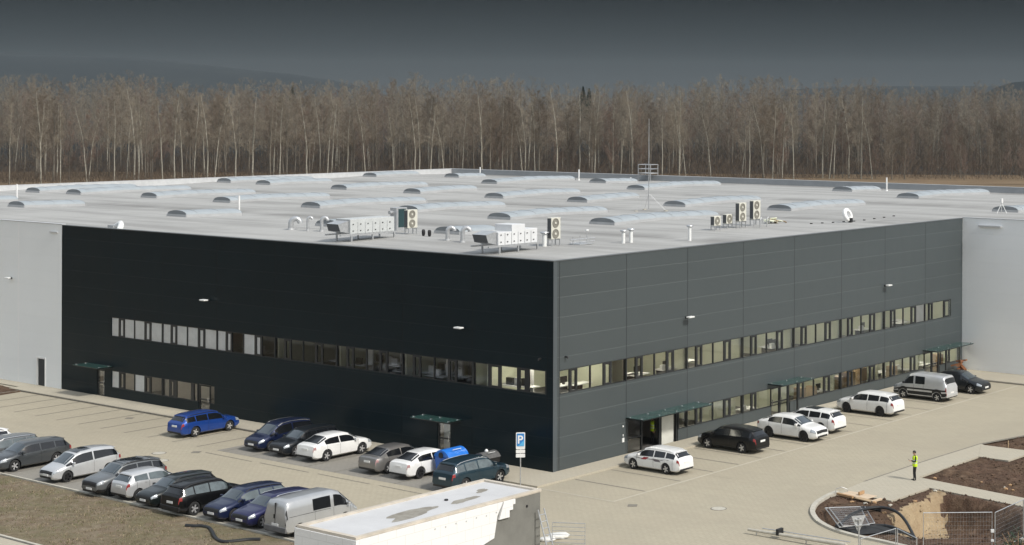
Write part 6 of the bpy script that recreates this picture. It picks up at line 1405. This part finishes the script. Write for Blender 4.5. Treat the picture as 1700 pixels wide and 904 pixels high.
# clearly seen birches, where the photograph has them
hero = [(68, 2), (102, 3), (148, 3), (190, 1), (15, 3), (232, 3), (270, 1), (290, 0), (345, 0), (358, 3), (392, 0), (420, 2), (465, 1), (510, 0), (545, 3), (577, 1), (606, 3), (655, 3), (690, 0), (715, 1), (738, 3), (768, 1), (800, 2), (835, 0), (868, 3), (888, 1), (925, 0), (962, 0), (988, 2), (1030, 3), (1050, 0), (1100, 1), (1128, 2), (1180, 3), (1245, 1), (1268, 3), (1283, 1), (1300, 3), (1318, 1), (1366, 2), (1378, 3), (1385, 1), (1410, 0), (1430, 0), (1448, 3)]
def ordw(i):
    u = 'first second third fourth fifth sixth seventh eighth ninth tenth eleventh twelfth thirteenth fourteenth fifteenth sixteenth seventeenth eighteenth nineteenth'.split()
    i += 1
    if i < 20: return u[i - 1]
    return ('twenti fort thirt'.split()[0] + 'eth' if i == 20 else 'thirtieth' if i == 30 else 'fortieth' if i == 40 else {2: 'twenty', 3: 'thirty', 4: 'forty'}[i // 10] + '-' + u[i % 10 - 1])
hero.sort(); rank = list(range(len(hero)))
for i, (px, k) in enumerate(hero): Y = rt.uniform(0, 14) + min(488, 446 + px * .065) if px < 1350 else rt.uniform(500, 512); put_tree(k, px2x(px, Y), Y, rt.uniform(.86, 1.0) if px < 1460 else .8, group='pale birches along the edge of the wood', label=ordw(i) + ' pale birch from the left along the front edge of the wood')
for i in range(238):
    px = rt.uniform(-40, 1740); Y = min(496, 454 + px * .065) + 85 * rt.random() ** 1.2; k = rt.choice([0, 1, 3, 4, 4, 5, 5, 5, 6, 6, 7, 7]); sc = rt.uniform(.8, 1.02)
    if px > 1440: k = rt.choice([5, 6, 6, 6, 6, 4]); sc = rt.uniform(.45, .7) if Y < 545 else rt.uniform(.75, .95)
    zone = ['under the far left hill', 'under the middle of the hill', 'near the end of the hill', 'left of the rear roof corner', 'behind the rear roof corner', 'left of the lightning mast', 'behind mast and platform', 'behind the tall condensers', 'behind the right roof half', 'above the right-hand scrub'][min(9, max(0, int(px // 170)))]
    look = {0: 'tall pale-barked birch', 1: 'leaning pale-barked birch', 3: 'slim short pale birch', 4: 'forked grey-brown bare tree', 5: 'grey-brown bare tree', 6: 'low reddish-twigged bare tree', 7: 'tall grey tree with pale twigs'}[k]
    put_tree(k, px2x(px, Y), Y, sc, look + ' in the wood ' + zone)
for px, k in ((1590, 3), (1628, 3), (1660, 3), (1548, 3)): put_tree(k, px2x(px, 560), 560, .9, 'slender pale birch standing alone among the reddish scrub on the right', 'lone birches in the scrub')
# the wood behind reads as one mass
VV, FF, MI = [], [], []; nv = 0; rr = np.random.default_rng(5)
coarse = []
for sd_, h_, sp_, mi, nb in ((31, 25, 5.4, 0, 18), (32, 27, 5.8, 1, 18), (33, 23, 5.2, 2, 18), (34, 26, 5.0, 1, 17)):
    TV, TF, CV, CF = make_tree(sd_, h_, sp_, nb, 6, .17, first=.12, tww=.06, nsub=6); coarse.append((np.vstack([TV, CV]), np.vstack([TF, CF + len(TV)]), np.concatenate([np.full(len(TF), 3), np.full(len(CF), mi)])))
for i in range(1750):
    Y = 555 + 230 * rr.random() ** 1.15; px = rr.uniform(-190, 1900); x = px2x(px, Y); c = coarse[rr.integers(4)]; sc = rr.uniform(.82, 1.08); 
    sc *= 1 + .05 * math.sin(px * .011) + .03 * math.sin(px * .031 + 1)
    if Y > 640: sc *= .90
    a = rr.random() * 6.28; ca, sa = math.cos(a) * sc, math.sin(a) * sc; v = c[0]
    VV.append(np.stack([v[:, 0] * ca - v[:, 1] * sa + x, v[:, 0] * sa + v[:, 1] * ca + Y, v[:, 2] * sc + forest_ground(Y)], 1)); FF.append(c[1] + nv); MI.append(c[2]); nv += len(v)
o = raw_mesh('wood', np.vstack(VV), np.vstack(FF), [twig_brown, twig_birch, twig_red, bark_grey], midx=np.concatenate(MI)); tag(o, 'deep bare winter wood behind the front trees, one brown mass', 'wood', None, 'stuff')
# undergrowth
V, F = [], []
for i in range(135000):
    px = rr.uniform(-150, 1860); Y = (min(486, 440 + max(px, 0) * .065) if px < 1350 else 498) + 130 * rr.random(); x = px2x(px, Y); hh = rr.uniform(1.0, 3.2 + max(0, Y - 486) * .09) * (1.35 if px > 1430 else 1.0); z = forest_ground(Y) + rr.random() * hh * .9
    tw(V, F, np.array([x, Y, z]), np.array([rr.normal(0, .5), rr.normal(0, .5), 1.0]), min(hh, 3.5) * rr.uniform(.35, .7), .07)
o = raw_mesh('undergrowth', np.array(V, np.float32), np.array(F, np.int32), pmat('scrub_twigs', (.15, .105, .07), .9, col2=(.095, .075, .055), vscale=.06)); tag(o, 'reddish brown scrub and undergrowth at the foot of the wood', 'undergrowth', None, 'stuff')
# dark conifers rising behind
def conifer(px, ytop, Y, label):
    z1 = CAM_H + (177 - ytop) / FPX * Y; h = 17; r_ = empty('conifer_tree', (px2x(px, Y), Y, z1 - h - .0), 0, label, 'tree', 'dark conifers above the bare wood'); r = np.random.default_rng(int(px)); V, F = [], []
    for k in range(1500):
        f = r.random() ** .8; z = h * (.15 + .85 * f); rad = 3.6 * (1.02 - f) * r.uniform(.3, 1); a = r.random() * 6.28; tw(V, F, np.array([rad * math.cos(a) * .4, rad * math.sin(a) * .4, z]), np.array([math.cos(a), math.sin(a), -.25 + r.normal(0, .2)]), rad * .8 + .3, .35)
    raw_mesh('crown', np.array(V, np.float32), np.array(F, np.int32), pmat('conifer_needles', (.022, .036, .024), .8, var=.3, vscale=.4), r_); q = MB(); q.tube([(0, 0, 0), (0, 0, h)], [.2, .03], 6); q.build('trunk', bark_grey, r_)
for px, yt, lab in ((195, 143, 'dark conifer tip above the wood under the left hill'), (485, 145, 'dark conifer tip above the wood left of the hill end'), (968, 144, 'dark conifer tip above the wood in the middle'), (978, 147, 'smaller conifer tip beside the one in the middle')): conifer(px, yt, 700, lab)
for nm, t_, c_, _, kw in protos:
    for q in (t_, c_): bpy.data.objects.remove(q)
# ------------------------------------------------------------------ air
hz = MB(); hz.box(-2000, 1900, -60, 4400, -60, 135); ho = hz.build('haze', []) if False else None
me = bpy.data.meshes.new('haze'); me.from_pydata(hz.v, [], hz.f); ho = bpy.data.objects.new('haze', me); COL.objects.link(ho); ho['kind'] = 'stuff'
hm = bpy.data.materials.new('haze_air'); hm.use_nodes = True; t = hm.node_tree; t.nodes.clear(); out = t.nodes.new('ShaderNodeOutputMaterial'); pv = t.nodes.new('ShaderNodeVolumePrincipled')
pv.inputs['Color'].default_value = (.37, .42, .45, 1); pv.inputs['Density'].default_value = .00010; pv.inputs['Anisotropy'].default_value = 0.0; t.links.new(pv.outputs[0], out.inputs['Volume']); me.materials.append(hm)
